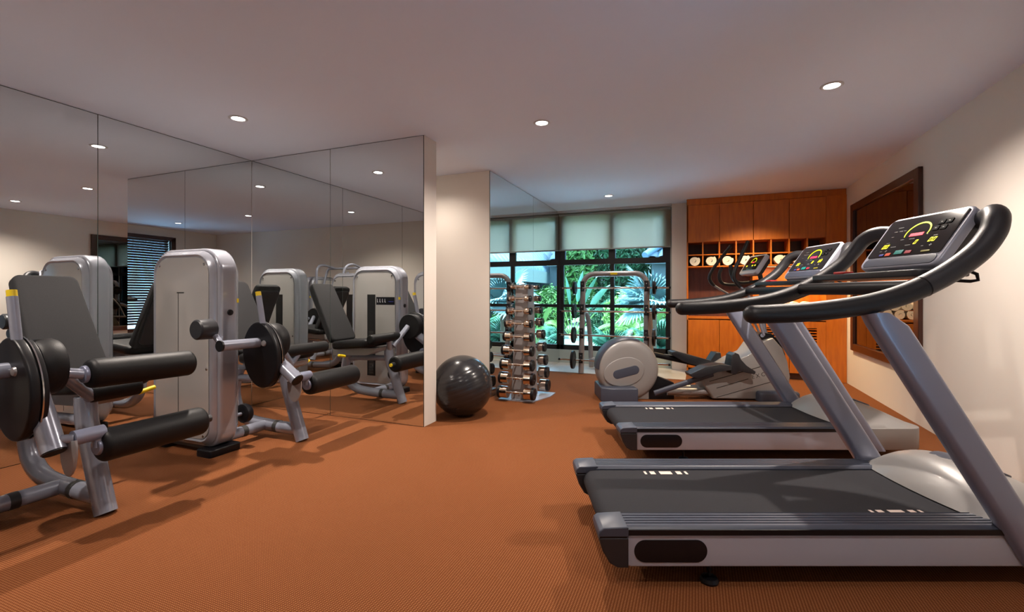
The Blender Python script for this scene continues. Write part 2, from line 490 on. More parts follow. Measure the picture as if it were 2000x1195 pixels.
# ---- mirrors on the walls: one thing per panel
def mirror(name_label, box_edge, box_face):
    t = thing('mirror_panel', name_label, 'mirror', (0, 0, 0), 0, None)
    MB().box(*box_edge).build('backing', 'mirror_edge', t, flat=True)
    MB().box(*box_face).build('mirror_glass', 'mirror_silver', t, flat=True)
    return t
g = .0025
for (a, b, lab) in ((2.11, YM, 'tall mirror panel on the left wall, running into the corner with the partition'),
                    (.80, 2.11, 'tall mirror panel on the left wall behind the nearest backrest'),
                    (-.51, .80, 'tall mirror panel on the left wall beside the rear wall, out of direct view')):
    mirror(lab, (XL - .008, XL - .003, a, b, .0, H - .002), (XL - .003, XL, a + g, b - (g if b < YM else .001), .004, H - .006))
for (a, b, lab) in ((XL, -3.224, 'tall mirror panel on the partition, left one in the corner'),
                    (-3.224, PX, 'tall mirror panel on the partition, right one ending at its free edge')):
    mirror(lab, (a + .004, b, YM + .003, YM + .008, 0, H - .002), (a + g, b - g, YM, YM + .003, .004, H - .006))
for (a, b, lab) in ((YP, 6.17, 'tall mirror panel beside the dumbbell rack, nearer one'),
                    (6.17, YW - .0, 'tall mirror panel beside the window, farther one')):
    mirror(lab, (SX - .008, SX - .003, a, b - .0, 0, H - .002), (SX - .003, SX, a + g, b - g, .004, H - .006))

# dark framed mirror on the right wall
fm = thing('framed_mirror', 'large dark wood framed smoked mirror on the right wall behind the treadmills', 'mirror', (XR, 5.96, .46))
f = MB()
for (a, b, c, d) in ((-.945, -.845, 0, 1.80), (.845, .945, 0, 1.80), (-.845, .845, 0, .085), (-.845, .845, 1.715, 1.80)):
    f.box(-.035, 0, a, b, c, d)
f.build('frame', 'dark_wood', fm, bevel=.005)
MB().box(-.012, 0, -.845, .845, .085, 1.715).build('mirror_glass', 'smoked_mirror', fm, flat=True)

# ---- downlights
def downlight(x, y, lab, energy=60, spot=146, blend=1.0, vis=True, col=(1.0, .875, .77)):
    t = thing('ceiling_downlight', lab, 'ceiling light', (x, y, H), 0, None)
    MB().lathe([(.066, 0), (.068, -.003), (.058, -.008), (.048, -.006), (.047, 0)], n=32).build('trim_ring', 'track_white', t)
    MB().lathe([(.0, -.003), (.046, -.003), (.046, -.001), (.0, -.001)], n=32).build('lamp_lens', 'lamp_white', t)
    d = bpy.data.lights.new('downlight', 'SPOT'); d.energy = energy * 1.8; d.spot_size = math.radians(spot); d.spot_blend = blend
    d.shadow_soft_size = .022; d.color = col
    l = bpy.data.objects.new('lamp_light', d); COL.objects.link(l); l.parent = t; l.location = (0, 0, -.03)
    return t
for (x, y, lab, e) in ((-3.34, 2.57, 'round ceiling downlight above the weight tower by the mirrored corner', 110),
                    (-1.15, 3.54, 'round ceiling downlight in the middle, just right of the partition', 84),
                    (.84, 3.62, 'round ceiling downlight at the right, above the treadmills', 96),
                    (-1.13, 6.5, 'round ceiling downlight nearest the garden window', 26),
                    (-3.15, .67, 'round ceiling downlight over the nearest leg machine, behind view', 62),
                    (.80, .95, 'round ceiling downlight right of the camera, seen in the mirrors', 30),
                    (-2.75, 4.15, 'round ceiling downlight in the recess behind the partition, out of view', 20),
                    (-1.22, 1.05, 'round ceiling downlight left of the camera, seen in the mirrors', 22)):
    downlight(x, y, lab, e)

# ------------------------------------------------------------------ wall unit (cabinets)
CX0, CX1, CF = -.118, XR - .002, 7.17
DX = [-.118, .317, .748, 1.179, 1.60]
def unit():
    lab = 'row of orange cherry wood wall cabinets with pigeonholes of rolled towels'
    t = thing('wall_cabinet', lab, 'cabinet', (0, CF, 0))
    D = YW - CF
    c = MB()
    c.box(CX0, CX1, 0.02, D, H - .085, H - .002)                 # cornice
    c.box(CX0 + .0, CX1, .022, D, 2.40, H - .085)
    c.box(CX0, CX0 + .02, 0, D, .0, H - .085)                    # left side
    c.box(1.60, CX1, 0, D, 0, H - .085)                          # right stile
    c.box(CX0 + .02, 1.60, D - .02, D - .001, .1, 2.40)          # back
    c.box(CX0 + .02, 1.60, .022, D - .02, 1.90, 1.915)           # carcass bottom of upper cupboards
    c.build('carcass', 'cherry_wood', t, bevel=.0015)
    MB().box(CX0, 1.60, .012, D, H - .09, H - .002).build('cornice', 'cherry_wood', t, bevel=.003)
    for i in range(4):
        d = MB().box(DX[i] + .003, DX[i + 1] - .003, 0, .02, 1.906, H - .094).build('upper_door', 'cherry_wood', t, bevel=.002)
    p = MB()
    for z in (1.712, 1.543):
        p.box(CX0 + .02, 1.60, .004, D - .02, z, z + .016)
    for i in range(4):
        xm = (DX[i] + DX[i + 1]) / 2
        for x in (xm, DX[i + 1]):
            if x < 1.59: p.box(x - .009, x + .009, .006, D - .02, 1.559, 1.90)
    p.build('pigeonhole_divider', 'cherry_wood', t, bevel=.001)
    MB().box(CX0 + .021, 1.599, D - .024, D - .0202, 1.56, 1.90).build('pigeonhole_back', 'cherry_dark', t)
    MB().box(CX0 + .02, 1.60, .0, D - .02, .80, .828).build('counter_top', 'cherry_wood', t, bevel=.002)
    MB().box(CX0 + .021, .738, D - .03, D - .0202, .83, 1.542).build('niche_back', 'niche_reflection', t)  # dark panel with a purple-brown reflection painted into its colour
    q = MB()
    q.box(.739, .757, .01, D - .02, .828, 1.543)
    q.box(.645, .739, .06, D - .02, 1.00, 1.014); q.box(.63, .645, .06, D - .02, .828, 1.014)
    q.build('niche_divider', 'cherry_wood', t, bevel=.001)
    MB().box(CX0 + .02, 1.60, .05, D, .0, .085).build('toe_kick', 'cherry_dark', t)
    for i in range(4):
        a, b = DX[i] + .003, DX[i + 1] - .003
        if i < 2:
            MB().box(a, b, 0, .02, .09, .785).build('lower_door', 'cherry_wood', t, bevel=.002)
        else:
            f = MB(); z0, z1 = .33, .70
            f.box(a, a + .10, 0, .02, .09, .785); f.box(b - .10, b, 0, .02, .09, .785)
            f.box(a + .10, b - .10, 0, .02, .09, z0); f.box(a + .10, b - .10, 0, .02, z1, .785)
            d = plabel(f.build('louvred_door', 'cherry_wood', t, flat=True), 'lower cabinet door with a louvred vent')
            s = MB()
            for k in range(10):
                n0 = len(s.v); s.box(a + .1, b - .1, -.011, .011, -.003, .003)
                s.xf(Matrix.Translation((0, .011, z0 + .02 + k * .037)) @ Matrix.Rotation(math.radians(28), 4, 'X'), n0)
            s.build('louvre_slats', 'cherry_wood', d, flat=True)
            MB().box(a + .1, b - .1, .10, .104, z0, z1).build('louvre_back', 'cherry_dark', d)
    return t
unit()
# added warm spot without a fixture, brightens the cabinet fronts
d = bpy.data.lights.new('cabinet_fill', 'SPOT'); d.energy = 165; d.spot_size = math.radians(105); d.spot_blend = .8
d.shadow_soft_size = .05; d.color = (1.0, .72, .40)
l = bpy.data.objects.new('cabinet_fill', d); l.location = (.72, 6.25, H - .04); COL.objects.link(l)
l.rotation_euler = (math.radians(14), 0, 0)

ul = thing('added_shelf_light', 'added thin warm light strip under the pigeonhole shelf, brightening the cabinet niche', 'light', (1.10, CF + .05, 1.543))
MB().box(-.34, .46, -.012, .012, -.012, -.0005).build('light_housing', 'track_white', ul)
MB().box(-.32, .44, -.008, .008, -.0135, -.012).build('light_lens', 'added_strip_glow', ul)
d = bpy.data.lights.new('shelf_fill', 'AREA'); d.shape = 'RECTANGLE'; d.size = .72; d.size_y = .02; d.energy = 6; d.color = (1, .72, .36)  # invented strip lamp, added to brighten the niche divider and counter
l = bpy.data.objects.new('shelf_fill', d); l.location = (.06, 0, -.015); COL.objects.link(l); l.parent = ul
# rolled towels
def towel_mesh(r=.074, L=.20, turns=3.1, seed=0):
    rnd = random.Random(seed); n = 70; th = r / (turns + .35)
    outer, inner = [], []
    for i in range(n + 1):
        a = 2 * PI * turns * i / n
        rr = r * .03 + (r - th * .85) * (i / n) ** .85
        w = 1 + .03 * math.sin(3 * a + seed)
        outer.append(((rr + th * .80) * math.cos(a) * w, (rr + th * .80) * math.sin(a) * w * .97))
        inner.append((rr * math.cos(a) * w, rr * math.sin(a) * w * .97))
    m = MB()
    for i in range(n):
        q = [outer[i], outer[i + 1], inner[i + 1], inner[i]]
        b = len(m.v)
        for y, ins in ((0, .86), (.006, 1.0), (L, 1.0), (L + .004, .9)):
            cxm = sum(p[0] for p in q) / 4; cym = sum(p[1] for p in q) / 4
            for p in q:
                m.v.append((cxm + (p[0] - cxm), y if ins == 1.0 else y, cym + (p[1] - cym)))
        for k in range(3):
            m.f.append((b + k * 4, b + k * 4 + 1, b + k * 4 + 5, b + k * 4 + 4))
            m.f.append((b + k * 4 + 2, b + k * 4 + 3, b + k * 4 + 7, b + k * 4 + 6))
        m.f.append((b, b + 3, b + 2, b + 1)); m.f.append((b + 12, b + 13, b + 14, b + 15))
    m.lathe([(.001, 0), (th * .62, 0), (th * .62, L), (.001, L)], (-th * .1, 0, 0), 14, 'y')
    return m
tw0 = None
nums = ['first', 'second', 'third', 'fourth', 'fifth', 'sixth', 'seventh']
k = 0
for i in range(8):
    if i in (7,): continue
    xa = DX[i // 2] + (DX[i // 2 + 1] - DX[i // 2]) * (.25 if i % 2 == 0 else .75)
    if tw0 is None:
        tw0 = towel_mesh().build('rolled_towel', 'towel', sharp=60); o = tw0
    else:
        o = tw0.copy(); COL.objects.link(o)
    o.location = (xa, CF + .012, 1.559 + .0735)
    o.rotation_euler = (0, random.uniform(-.5, .5), 0)
    tag(o, 'white rolled towel in the lower pigeonhole row, %s from the left' % nums[k], 'towel', 'rolled towels in the pigeonholes')
    k += 1
rows = [(0, .84, 6), (1, .895, 5)]
pos = {0: 'bottom', 1: 'upper'}
for r_, x0, n in rows:
    for j in range(n):
        o = tw0.copy(); COL.objects.link(o)
        o.location = (x0 + j * .126, CF + .09, .829 + .062 + r_ * .110); o.scale = (.84, 1, .84)
        o.rotation_euler = (0, random.uniform(-2, 2), 0)
        tag(o, 'rolled towel in the pile on the cabinet counter, %s row, %s from the left' % (pos[r_], nums[j]), 'towel', 'rolled towels piled on the counter')

# ------------------------------------------------------------------ exercise ball
eb = thing('exercise_ball', 'large glossy black inflatable exercise ball against the partition end', 'exercise ball', (-2.06, 3.90, 0))
m = MB(); nv, nu, R0 = 90, 64, .285
loops = []
for i in range(1, nv):
    a = PI * i / nv; zz = -math.cos(a)
    rr = R0
    if abs(zz) < .62 and i % 5 == 0: rr = R0 - .0022
    loops.append([(rr * math.sin(a) * math.cos(2 * PI * j / nu), rr * math.sin(a) * math.sin(2 * PI * j / nu), rr * zz) for j in range(nu)])
m.loft(loops)
m.xf(Matrix.Translation((0, 0, R0)) @ Matrix.Rotation(math.radians(-17), 4, 'Y') @ Matrix.Rotation(math.radians(8), 4, 'X'))
m.build('ball_shell', 'ball_rubber', eb, sharp=80)

# ------------------------------------------------------------------ treadmills
def treadmill(X0, Y0, lab, rz=YAW, digits=('00', '0', '00')):
    x0, y0 = c2r(X0, Y0)
    t = thing('treadmill', lab, 'treadmill', (x0, y0, 0), rz)
    # side panels
    for side, (a, b) in (('near', (0.0, .035)), ('far', (.715, .75))):
        o = MB().plate(rrect(1.62, .124, .012, 3, .115 + .81, .148), 'y', a, b, .006).build('side_panel', 'panel_silver', t)
        ya, yb = (a - .003, a + .002) if side == 'near' else (b - .002, b + .003)
        MB().plate(rrect(.285, .088, .0435, 8, .285, .148), 'y', ya, yb, .0015).build('badge', 'badge_black', o)
    MB().box(.10, 1.95, .037, .713, .10, .195).build('deck', 'black_plastic', t, bevel=.004)
    # belt
    pr = [(1.75, .2265)] + [(.105, .2265)]
    for i in range(1, 10):
        a = PI / 2 + PI * i / 9
        pr.append((.092 + .052 * math.cos(a), .1745 + .052 * math.sin(a)))
    pr += [(.105, .196), (1.75, .196)] if False else [(1.75, .125)]
    belt = MB().loft([[(p[0], y, p[1]) for p in pr] for y in (.128, .14, .6, .622)]).build('running_belt', 'belt_rubber', t, sharp=30)
    for (cx, y) in ((.46, .585), (1.30, .155)):
        bm_ = MB()
        for dx, w in ((-.105, .012), (-.068, .026), (0, .062), (.068, .026), (.105, .012)):
            bm_.box(cx + dx - w / 2, cx + dx + w / 2, y - .019, y + .019, .2268, .2276)
        bm_.build('belt_mark', 'belt_mark', belt)
    # rails with grooves
    for (ya, yb, s) in ((-.004, .125, 1), (.625, .754, -1)):
        sec = [(ya, .212), (ya, .232), (ya + .006, .240)]
        n = 5; w = (yb - ya - .024) / n
        for i in range(n):
            a = ya + .012 + i * w
            sec += [(a + .002, .2445), (a + w - .007, .245), (a + w - .006, .236), (a + w - .001, .236)]
        sec += [(yb - .008, .244), (yb, .238), (yb, .212)]
        MB().loft([[(x, p[0], p[1]) for p in sec] for x in (.11, .5, 1.0, 1.66)]).build('foot_rail', 'slate_plastic', t, sharp=25)
        sk = (ya - .004, ya + .02) if s == 1 else (yb - .02, yb + .004)
        MB().box(.116, 1.70, sk[0], sk[1], .2125, .2335).build('rail_skirt', 'black_plastic', t)
        # rear end cap
        prof = [(.115, .088), (.075, .088), (.045, .105), (.018, .15), (.004, .195), (.003, .204), (.115, .204)]
        prof2 = [(.1155, .2085), (.002, .2085), (.001, .218), (.005, .232), (.02, .2415), (.1155, .2465)]
        c0, c1 = (ya - .006, yb - .002) if s == 1 else (ya + .002, yb + .006)
        cp = MB().loft([[(p[0] + (.004 if (y in (c0, c1)) else 0), y, p[1] - (.003 if y in (c0, c1) and p[1] > .2 else 0)) for p in prof]
                        for y in (c0, c0 + .004, c1 - .004, c1)]).build('end_cap', 'charcoal_plastic', t, bevel=.003)
        MB().loft([[(p[0] + (.003 if y in (c0, c1) else 0), y, p[1] - (.003 if y in (c0, c1) and p[1] > .22 else 0)) for p in prof2] for y in (c0, c0 + .004, c1 - .004, c1)]).build('cap_top', 'slate_plastic', cp, bevel=.002)
        MB().box(.006, .112, c0 + .001, c1 - .001, .203, .210).build('cap_seam', 'black_plastic', cp)
        # levelling foot
        yf = ya + .05 if s == 1 else yb - .05
        MB().lathe([(.006, .02), (.006, .10)], (.455, yf, 0), 12).lathe([(.009, .045), (.009, .053)], (.455, yf, 0), 6).lathe([(.0, 0), (.034, 0), (.036, .008), (.030, .020), (.012, .026), (.0, .026)], (.455, yf, 0), 24).build('levelling_foot', 'black_plastic', t)
    # motor hood: lower body and domed cover
    MB().plate(rrect(.40, .77, (.02, .10, .10, .02), 6, 1.895, .375), 'z', .088, .236, .008, .004).build('front_body', 'warm_silver', t)
    loops = []
    for i in range(15):
        u = i / 14
        x = 1.575 + .525 * u
        hz = .232 + .165 * (math.sin(PI * min(1, u * 1.0) ** .62)) ** .8 * (1 - .25 * u) if 0 < u < 1 else .232
        hw = .345 + .035 * math.sin(PI * u) - .05 * max(0, u - .8) / .2
        lp = []
        for j in range(25):
            tt = -1 + 2 * j / 24
            z = .232 + (hz - .232) * (1 - abs(tt) ** 2.4)
            bow = -.035 * (1 - tt * tt) * (1 - u)
            lp.append((x + bow, .375 + hw * tt, z))
        lp += [(x, .375 + hw, .215), (x, .375 - hw, .215)]
        loops.append(lp)
    MB().loft(loops).build('motor_hood', 'warm_silver', t, sharp=50)
    # dark inset on the hood, follows the dome
    def dome(x, y):
        u = min(max((x - 1.575) / .525, .001), .999)
        hz = .232 + .165 * (math.sin(PI * u ** .62)) ** .8 * (1 - .25 * u)
        hw = .345 + .035 * math.sin(PI * u) - .05 * max(0, u - .8) / .2
        tt = (y - .375) / hw
        return .232 + (hz - .232) * (1 - min(1, abs(tt)) ** 2.4)
    ins = MB(); lp0, lp1, lp2, lp3 = [], [], [], []
    for j in range(32):
        a = 2 * PI * j / 32
        dx, dy = .17 * math.cos(a), .105 * math.sin(a) * (1 + .35 * math.cos(a))
        for lst, sc in ((lp0, 1.0), (lp1, .66), (lp2, .33), (lp3, .02)):
            x, y = 1.80 + dx * sc, .375 + dy * sc
            lst.append((x, y, dome(x, y) + .0035))
    lpb = [(p[0], p[1], p[2] - .008) for p in lp0]
    ins.loft([lpb, lp0, lp1, lp2, lp3]).build('hood_inset', 'slate_plastic', t, sharp=60)
    # uprights
    for yc in (.0, .75):
        path = [(1.735, yc, .088), (1.64, yc, .235), (1.37, yc, .655), (1.13, yc, 1.028), (1.085, yc, 1.085)]
        d = (Vector(path[3]) - Vector(path[1])).normalized()
        m = MB(); loops = []
        for i, p in enumerate(path):
            w = .074 if i < 4 else .052
            q = rrect(2 * w, .072, .034, 6)
            # flat cut: sections horizontal
            loops.append([(p[0] + a, p[1] + b, p[2] + (.0 if i < 4 else -.25 * abs(a))) for a, b in q])
        m.loft(loops).build('upright', 'post_silver', t, sharp=40)
    # handrails
    for sgn, yc in ((1, .0), (-1, .75)):
        pts = [(.605, yc, 1.072), (.70, yc, 1.075), (.86, yc, 1.085), (1.06, yc, 1.113), (1.22, yc, 1.16), (1.36, yc, 1.228),
               (1.48, yc + sgn * .004, 1.31), (1.548, yc + sgn * .010, 1.385), (1.585, yc + sgn * .028, 1.442), (1.618, yc + sgn * .065, 1.472), (1.655, yc + sgn * .12, 1.475), (1.67, yc + sgn * .20, 1.455)]
        sp = smooth(pts, 6)
        n = len(sp)
        # split in a lower grip and an upper section at x = 1.25
        k = next(i for i, p in enumerate(sp) if p[0] > 1.25)
        def R(i): return .036 + (.007 if sgn > 0 else .001) * min(1, i / (n * .55)) - .010 * max(0, (i / n - .85) / .15)
        lo = sp[:k + 1]
        d0 = (lo[1] - lo[0]).normalized()
        cap_p = [lo[0] + d0 * (-.034 * math.cos(.5 * PI * j / 6)) for j in range(6)]
        cap_r = [max(.036 * math.sin(.5 * PI * j / 6), .002) for j in range(6)]
        MB().tube(cap_p + lo, cap_r + [R(i) for i in range(len(lo))], 22).build('handrail_grip', 'grip_rubber', t, sharp=60)
        hi = sp[k:]
        MB().tube(hi, [R(k + i) for i in range(len(hi))], 22).build('handrail_arch', 'grip_grey', t, sharp=60)
        jp = sp[k]; jd = (sp[k + 1] - sp[k - 1]).normalized()
        MB().tube([jp - jd * .002, jp + jd * .002], R(k) + .0012, 22).build('rail_joint', 'black_plastic', t)
    # cross tube and tray
    MB().tube([(1.245, .03, 1.178), (1.245, .72, 1.178)], .022, 18, rad2=.03).build('cross_tube', 'black_plastic', t)
    tr = MB().plate(rrect(.23, .66, .03, 5, 1.40, .375), 'z', 1.222, 1.252, .006).build('console_tray', 'charcoal_plastic', t)
    MB().plate(rrect(.055, .075, .008, 3, 1.312, .49), 'z', 1.250, 1.262, .004).build('stop_button', 'red_plastic', tr)
    MB().tube([(1.45, .16, 1.215), (1.585, .13, 1.205), (1.607, .12, 1.21), (1.602, .12, 1.235), (1.575, .13, 1.25), (1.45, .16, 1.245)], .007, 10).build('rear_hook', 'black_plastic', t)
    # console
    sc_ = 1.0
    cw, ch = .445, .315
    M = Matrix.Translation((1.567, .378, 1.402)) @ Matrix(((0, .584, -.811, 0), (-1, 0, 0, 0), (0, .811, .584, 0), (0, 0, 0, 1)))
    def L(mb): return mb.xf(M)
    fr = L(MB().plate(rrect(cw, ch, (.035, .035, .04, .04), 6), 'z', -.03, .012, .008, .010)).build('console_frame', 'panel_silver', t)
    shell = L(MB().loft([[(a * s1, b * s1 + dy, z) for a, b in rrect(cw - .01, ch - .01, .035, 6)]
                         for (s1, dy, z) in ((.985, 0, -.028), (.97, .0, -.06), (.90, .01, -.11), (.72, .03, -.15), (.45, .04, -.165))])).build('console_shell', 'charcoal_plastic', t, sharp=50)
    L(MB().plate(rrect(.40, .05, .02, 5, 0, -.126), 'z', .010, .0145, .002)).build('console_lip', 'slate_plastic', t)
    sp_ = L(MB().plate(rrect(.405, .235, .012, 4, 0, .022), 'z', .010, .0155, .0015)).build('display_panel', 'screen_black', t)
    Z = .0160
    # speed arc
    m = MB(); lo = []
    c = (.005, .038)
    for i in range(26):
        a = math.radians(200 - 215 * i / 25)
        w = .0018 + .0026 * math.sin(PI * i / 25)
        for r in (.062 - w, .062 + w): lo.append((c[0] + r * math.cos(a) * 1.0, c[1] + r * math.sin(a) * .95, Z))
    b0 = len(m.v)
    m.v += lo + [(p[0], p[1], Z + .0006) for p in lo]
    nn = len(lo)
    for i in range(25):
        q = (2 * i, 2 * i + 1, 2 * i + 3, 2 * i + 2)
        m.f.append(tuple(x + nn for x in q)); m.f.append(tuple(reversed(q)))
        m.f.append((2 * i, 2 * i + 2, 2 * i + 2 + nn, 2 * i + nn)); m.f.append((2 * i + 1, 2 * i + 1 + nn, 2 * i + 3 + nn, 2 * i + 3))
    m.f.append((0, nn, nn + 1, 1)); m.f.append((nn - 2, nn - 1, 2 * nn - 1, 2 * nn - 2))
    L(m).build('speed_arc', 'led_lime', sp_, flat=True)
    L(MB().box(-.028, .045, .018, .036, Z, Z + .0008)).build('red_display', 'led_red', sp_)
    for txt, u, v in ((digits[0], -.130, -.030), (digits[1], .035, -.020), (digits[2], .118, -.016)):
        # seven-segment zeros
        m = MB()
        for q in range(len(txt)):
            ox = u + (q - (len(txt) - 1) / 2) * .019
            hh, ww = .024, .013
            def seg(x0_, y0_, x1_, y1_):
                n0 = len(m.v); m.box(x0_, x1_, y0_, y1_, Z, Z + .0008)
                for i in range(n0, len(m.v)):
                    p = m.v[i]; m.v[i] = (p[0] + (p[1]) * .22 + ox, p[1] + v, p[2])
            seg(-ww / 2, -hh / 2, -ww / 2 + .0028, -.0012); seg(-ww / 2, .0012, -ww / 2 + .0028, hh / 2)
            seg(ww / 2 - .0028, -hh / 2, ww / 2, -.0012); seg(ww / 2 - .0028, .0012, ww / 2, hh / 2)
            seg(-ww / 2 + .003, -hh / 2, ww / 2 - .003, -hh / 2 + .0028); seg(-ww / 2 + .003, hh / 2 - .0028, ww / 2 - .003, hh / 2)
        L(m).build('digit_readout', 'led_yellow', sp_, flat=True)
    for (u, v, w, h_, mm) in ((-.118, -.083, .026, .012, 'key_blue'), (-.080, -.082, .030, .018, 'key_orange'), (-.022, -.074, .046, .024, 'key_teal'),
                              (.032, -.078, .034, .018, 'key_red'), (.125, -.082, .045, .009, 'key_olive')):
        L(MB().plate(rrect(w, h_, .003, 3, u, v), 'z', Z, Z + .002, .0008)).build('key_button', mm, sp_)
    for (u, v) in ((.105, .082), (.142, .082), (.095, .048), (.132, .048)):
        kb = L(MB().plate(rrect(.030, .026, .004, 3, u, v), 'z', Z, Z + .002, .0008)).build('keypad_square', 'key_black', sp_)
        L(MB().box(u - .004, u + .004, v - .002, v + .002, Z + .002, Z + .0024)).build('tmp', 'print_grey', sp_).name = 'keypad_symbol'
    m = MB()
    for (u, v, w) in ((-.115, .085, .03), (-.13, .062, .02), (-.10, .062, .02), (-.075, .062, .016), (-.128, .03, .015), (-.055, .004, .02), (-.08, -.036, .03), (0, .002, .03),
                      (-.0, -.034, .03), (-.13, -.008, .02), (.12, .006, .02), (.07, .02, .01), (-.14, -.058, .014), (.088, -.050, .012)):
        m.box(u - w / 2, u + w / 2, v - .0015, v + .0015, Z, Z + .0005)
    for (u, v) in ((-.108, -.058), (.128, -.048)):
        m.box(u - .007, u + .007, v - .0015, v + .0015, Z, Z + .0005); m.box(u - .0015, u + .0015, v - .007, v + .007, Z, Z + .0005)
    L(m).build('printed_marks', 'print_grey', sp_, flat=True)
    return t
treadmill(.335, 1.80, 'nearest grey treadmill at the lower right with a lit dark console')
treadmill(.735, 3.15, 'second grey treadmill, standing behind the nearest one', YAW)

# ------------------------------------------------------------------ elliptical trainer (camera-aligned local frame)
EX, EY = 2.0, 5.15
ex, ey = c2r(EX, EY)
et = thing('elliptical_trainer', 'grey elliptical cross trainer between the treadmills and the barbell rack', 'elliptical trainer', (ex, ey, 0), YAW)
def E(px, py, Y=5.0):
    return ((px - 1000) / 900 * Y - EX, Y - EY, 1.15 - (py - 575) / 900 * Y)
def E2(px, py, Y=5.0):
    p = E(px, py, Y); return (p[0], p[2])
# flywheel housing
cx, cz = E2(1229, 722)
m = MB()
prof = [(.0, -.150), (.15, -.150), (.24, -.146), (.295, -.138), (.322, -.12), (.334, -.09), (.338, -.04), (.338, .04), (.334, .09), (.322, .12), (.295, .138), (.24, .146), (.0, .150)]
wh = m.lathe(prof, (cx, 0, cz), 56, 'y').build('flywheel_housing', 'warm_silver', et, sharp=50)
# raised side plate with teardrop outline
o_ = []
for a in range(48):
    t_ = 2 * PI * a / 48
    x = .205 * math.cos(t_); z = .155 * math.sin(t_)
    if x < 0: x *= 1.18
    ca, sa = math.cos(math.radians(13)), math.sin(math.radians(13))
    o_.append((cx - .04 + x * ca - z * sa, cz - .02 + x * sa + z * ca))
MB().plate(o_, 'y', -.158, -.14, .008).build('side_plate', 'warm_silver', wh)
o_ = [(cx - .035 + a * math.cos(.26) - b * math.sin(.26), cz - .025 + a * math.sin(.26) + b * math.cos(.26)) for a, b in rrect(.29, .095, .047, 8)]
MB().plate(o_, 'y', -.161, -.15, .004).build('oval_inset', 'slate_plastic', wh)
# smoked top cover band
lp = []
for i in range(15):
    a = math.radians(68 + 112 * i / 14)
    lp.append([(cx + r * math.cos(a), y, cz + r * math.sin(a)) for (r, y) in ((.325, -.128), (.340, -.10), (.344, 0), (.340, .10), (.325, .128), (.318, 0))])
MB().loft(lp).build('top_cover', 'slate_plastic', wh, sharp=60)
# rear foot block
fo = [(-1.045, -.19), (-.94, -.26), (-.66, -.26), (-.66, .26), (-.94, .26), (-1.045, .19)]
MB().plate(fo, 'z', 0, .155, .012, .02).build('rear_foot', 'slate_plastic', et, bevel=.006)
MB().box(-.70, -.50, -.10, .10, .004, .14).build('rear_bracket', 'warm_silver', et, bevel=.004)
MB().plate([(-.50, .0), (-.22, .0), (-.22, .18), (-.33, .22), (-.42, .26), (-.50, .10)], 'y', -.09, .09, .003).build('crank_cover', 'black_plastic', et, bevel=.003)
# base beams
for y in (-.09, .09):
    MB().tube([(-.30, y, .085), (.30, y, .085)], .042, 14).build('base_rail', 'rack_steel', et)
# front body
bd = [E2(*p) for p in ((1371, 742), (1374, 752), (1392, 784), (1476, 786), (1528, 780), (1540, 762), (1543, 735), (1538, 706), (1528, 680), (1510, 660), (1482, 668), (1466, 690), (1430, 706))]
bd[2] = (bd[2][0], .02); bd[3] = (bd[3][0], .012); bd[4] = (bd[4][0], .02)
fb = MB().plate(bd, 'y', -.16, .16, .02).build('front_body', 'warm_silver', et, bevel=.004)
ms = MB()
for (a, b) in (((1400, 758), (1462, 740)), ((1386, 745), (1500, 712)), ((1400, 776), (1520, 742))):
    p, q = E2(*a, 4.985), E2(*b, 4.985)
    ms.tube([(p[0], -.1602, p[1]), (q[0], -.1602, q[1])], .0035, 6)
ms.build('body_line', 'groove_dark', fb)
Mt = Matrix.Translation((E2(1493, 731, 4.985)[0], -.1612, E2(1493, 731, 4.985)[1])) @ Matrix.Rotation(math.radians(14), 4, 'Y').inverted() @ Matrix.Rotation(PI / 2, 4, 'X')
text_mesh('body_lettering', 'EXCITE', .062, 'print_dark', fb, Mt, space=1.5)
top = [E2(*p) for p in ((1478, 676), (1480, 657), (1494, 650), (1512, 652), (1530, 670), (1540, 694), (1536, 700), (1520, 690), (1500, 682))]
MB().plate(top, 'y', -.10, .10, .01).build('top_fairing', 'black_plastic', et, bevel=.004)
MB().plate(rrect(.44, .50, .04, 5, .86, 0), 'z', 0, .11, .01, .03).build('front_foot', 'slate_plastic', et)
# pedal link arms, pedals
def bar(name, a, b, w, h, mm):
    MB().tube([a, b], w, 12, rad2=h).build(name, mm, et)
yn, yf = -.20, .20
bar('link_arm', E(1278, 768, 4.95), E(1392, 730, 4.95), .018, .030, 'slate_plastic')
bar('link_arm', E(1268, 690, 5.35), E(1400, 719, 5.35), .018, .030, 'black_plastic')
def pedal(pts, Y, dy, cup):
    o_ = [E2(px, py, Y) for px, py in pts]
    y = Y - EY
    p = MB().plate(o_, 'y', y - .085, y + .085, .006).build('pedal', 'charcoal_plastic', et, bevel=.006)
    c_ = [E2(px, py, Y) for px, py in cup]
    MB().plate(c_, 'y', y - .07, y + .07, .006).build('toe_cup', 'charcoal_plastic', p, bevel=.006)
pedal(((1343, 728), (1372, 714), (1400, 709), (1422, 712), (1422, 720), (1395, 724), (1356, 736), (1345, 733)), 4.95, 0,
      ((1420, 715), (1424, 692), (1430, 687), (1437, 690), (1441, 700), (1452, 712), (1470, 724), (1468, 729), (1452, 726), (1438, 722), (1430, 730), (1422, 727)))
pedal(((1308, 686), (1316, 684), (1345, 692), (1385, 703), (1386, 712), (1370, 716), (1330, 704), (1309, 692)), 5.35, 0,
      ((1383, 703), (1393, 687), (1402, 687), (1404, 697), (1415, 706), (1417, 712), (1402, 711), (1398, 705), (1392, 712), (1384, 711)))
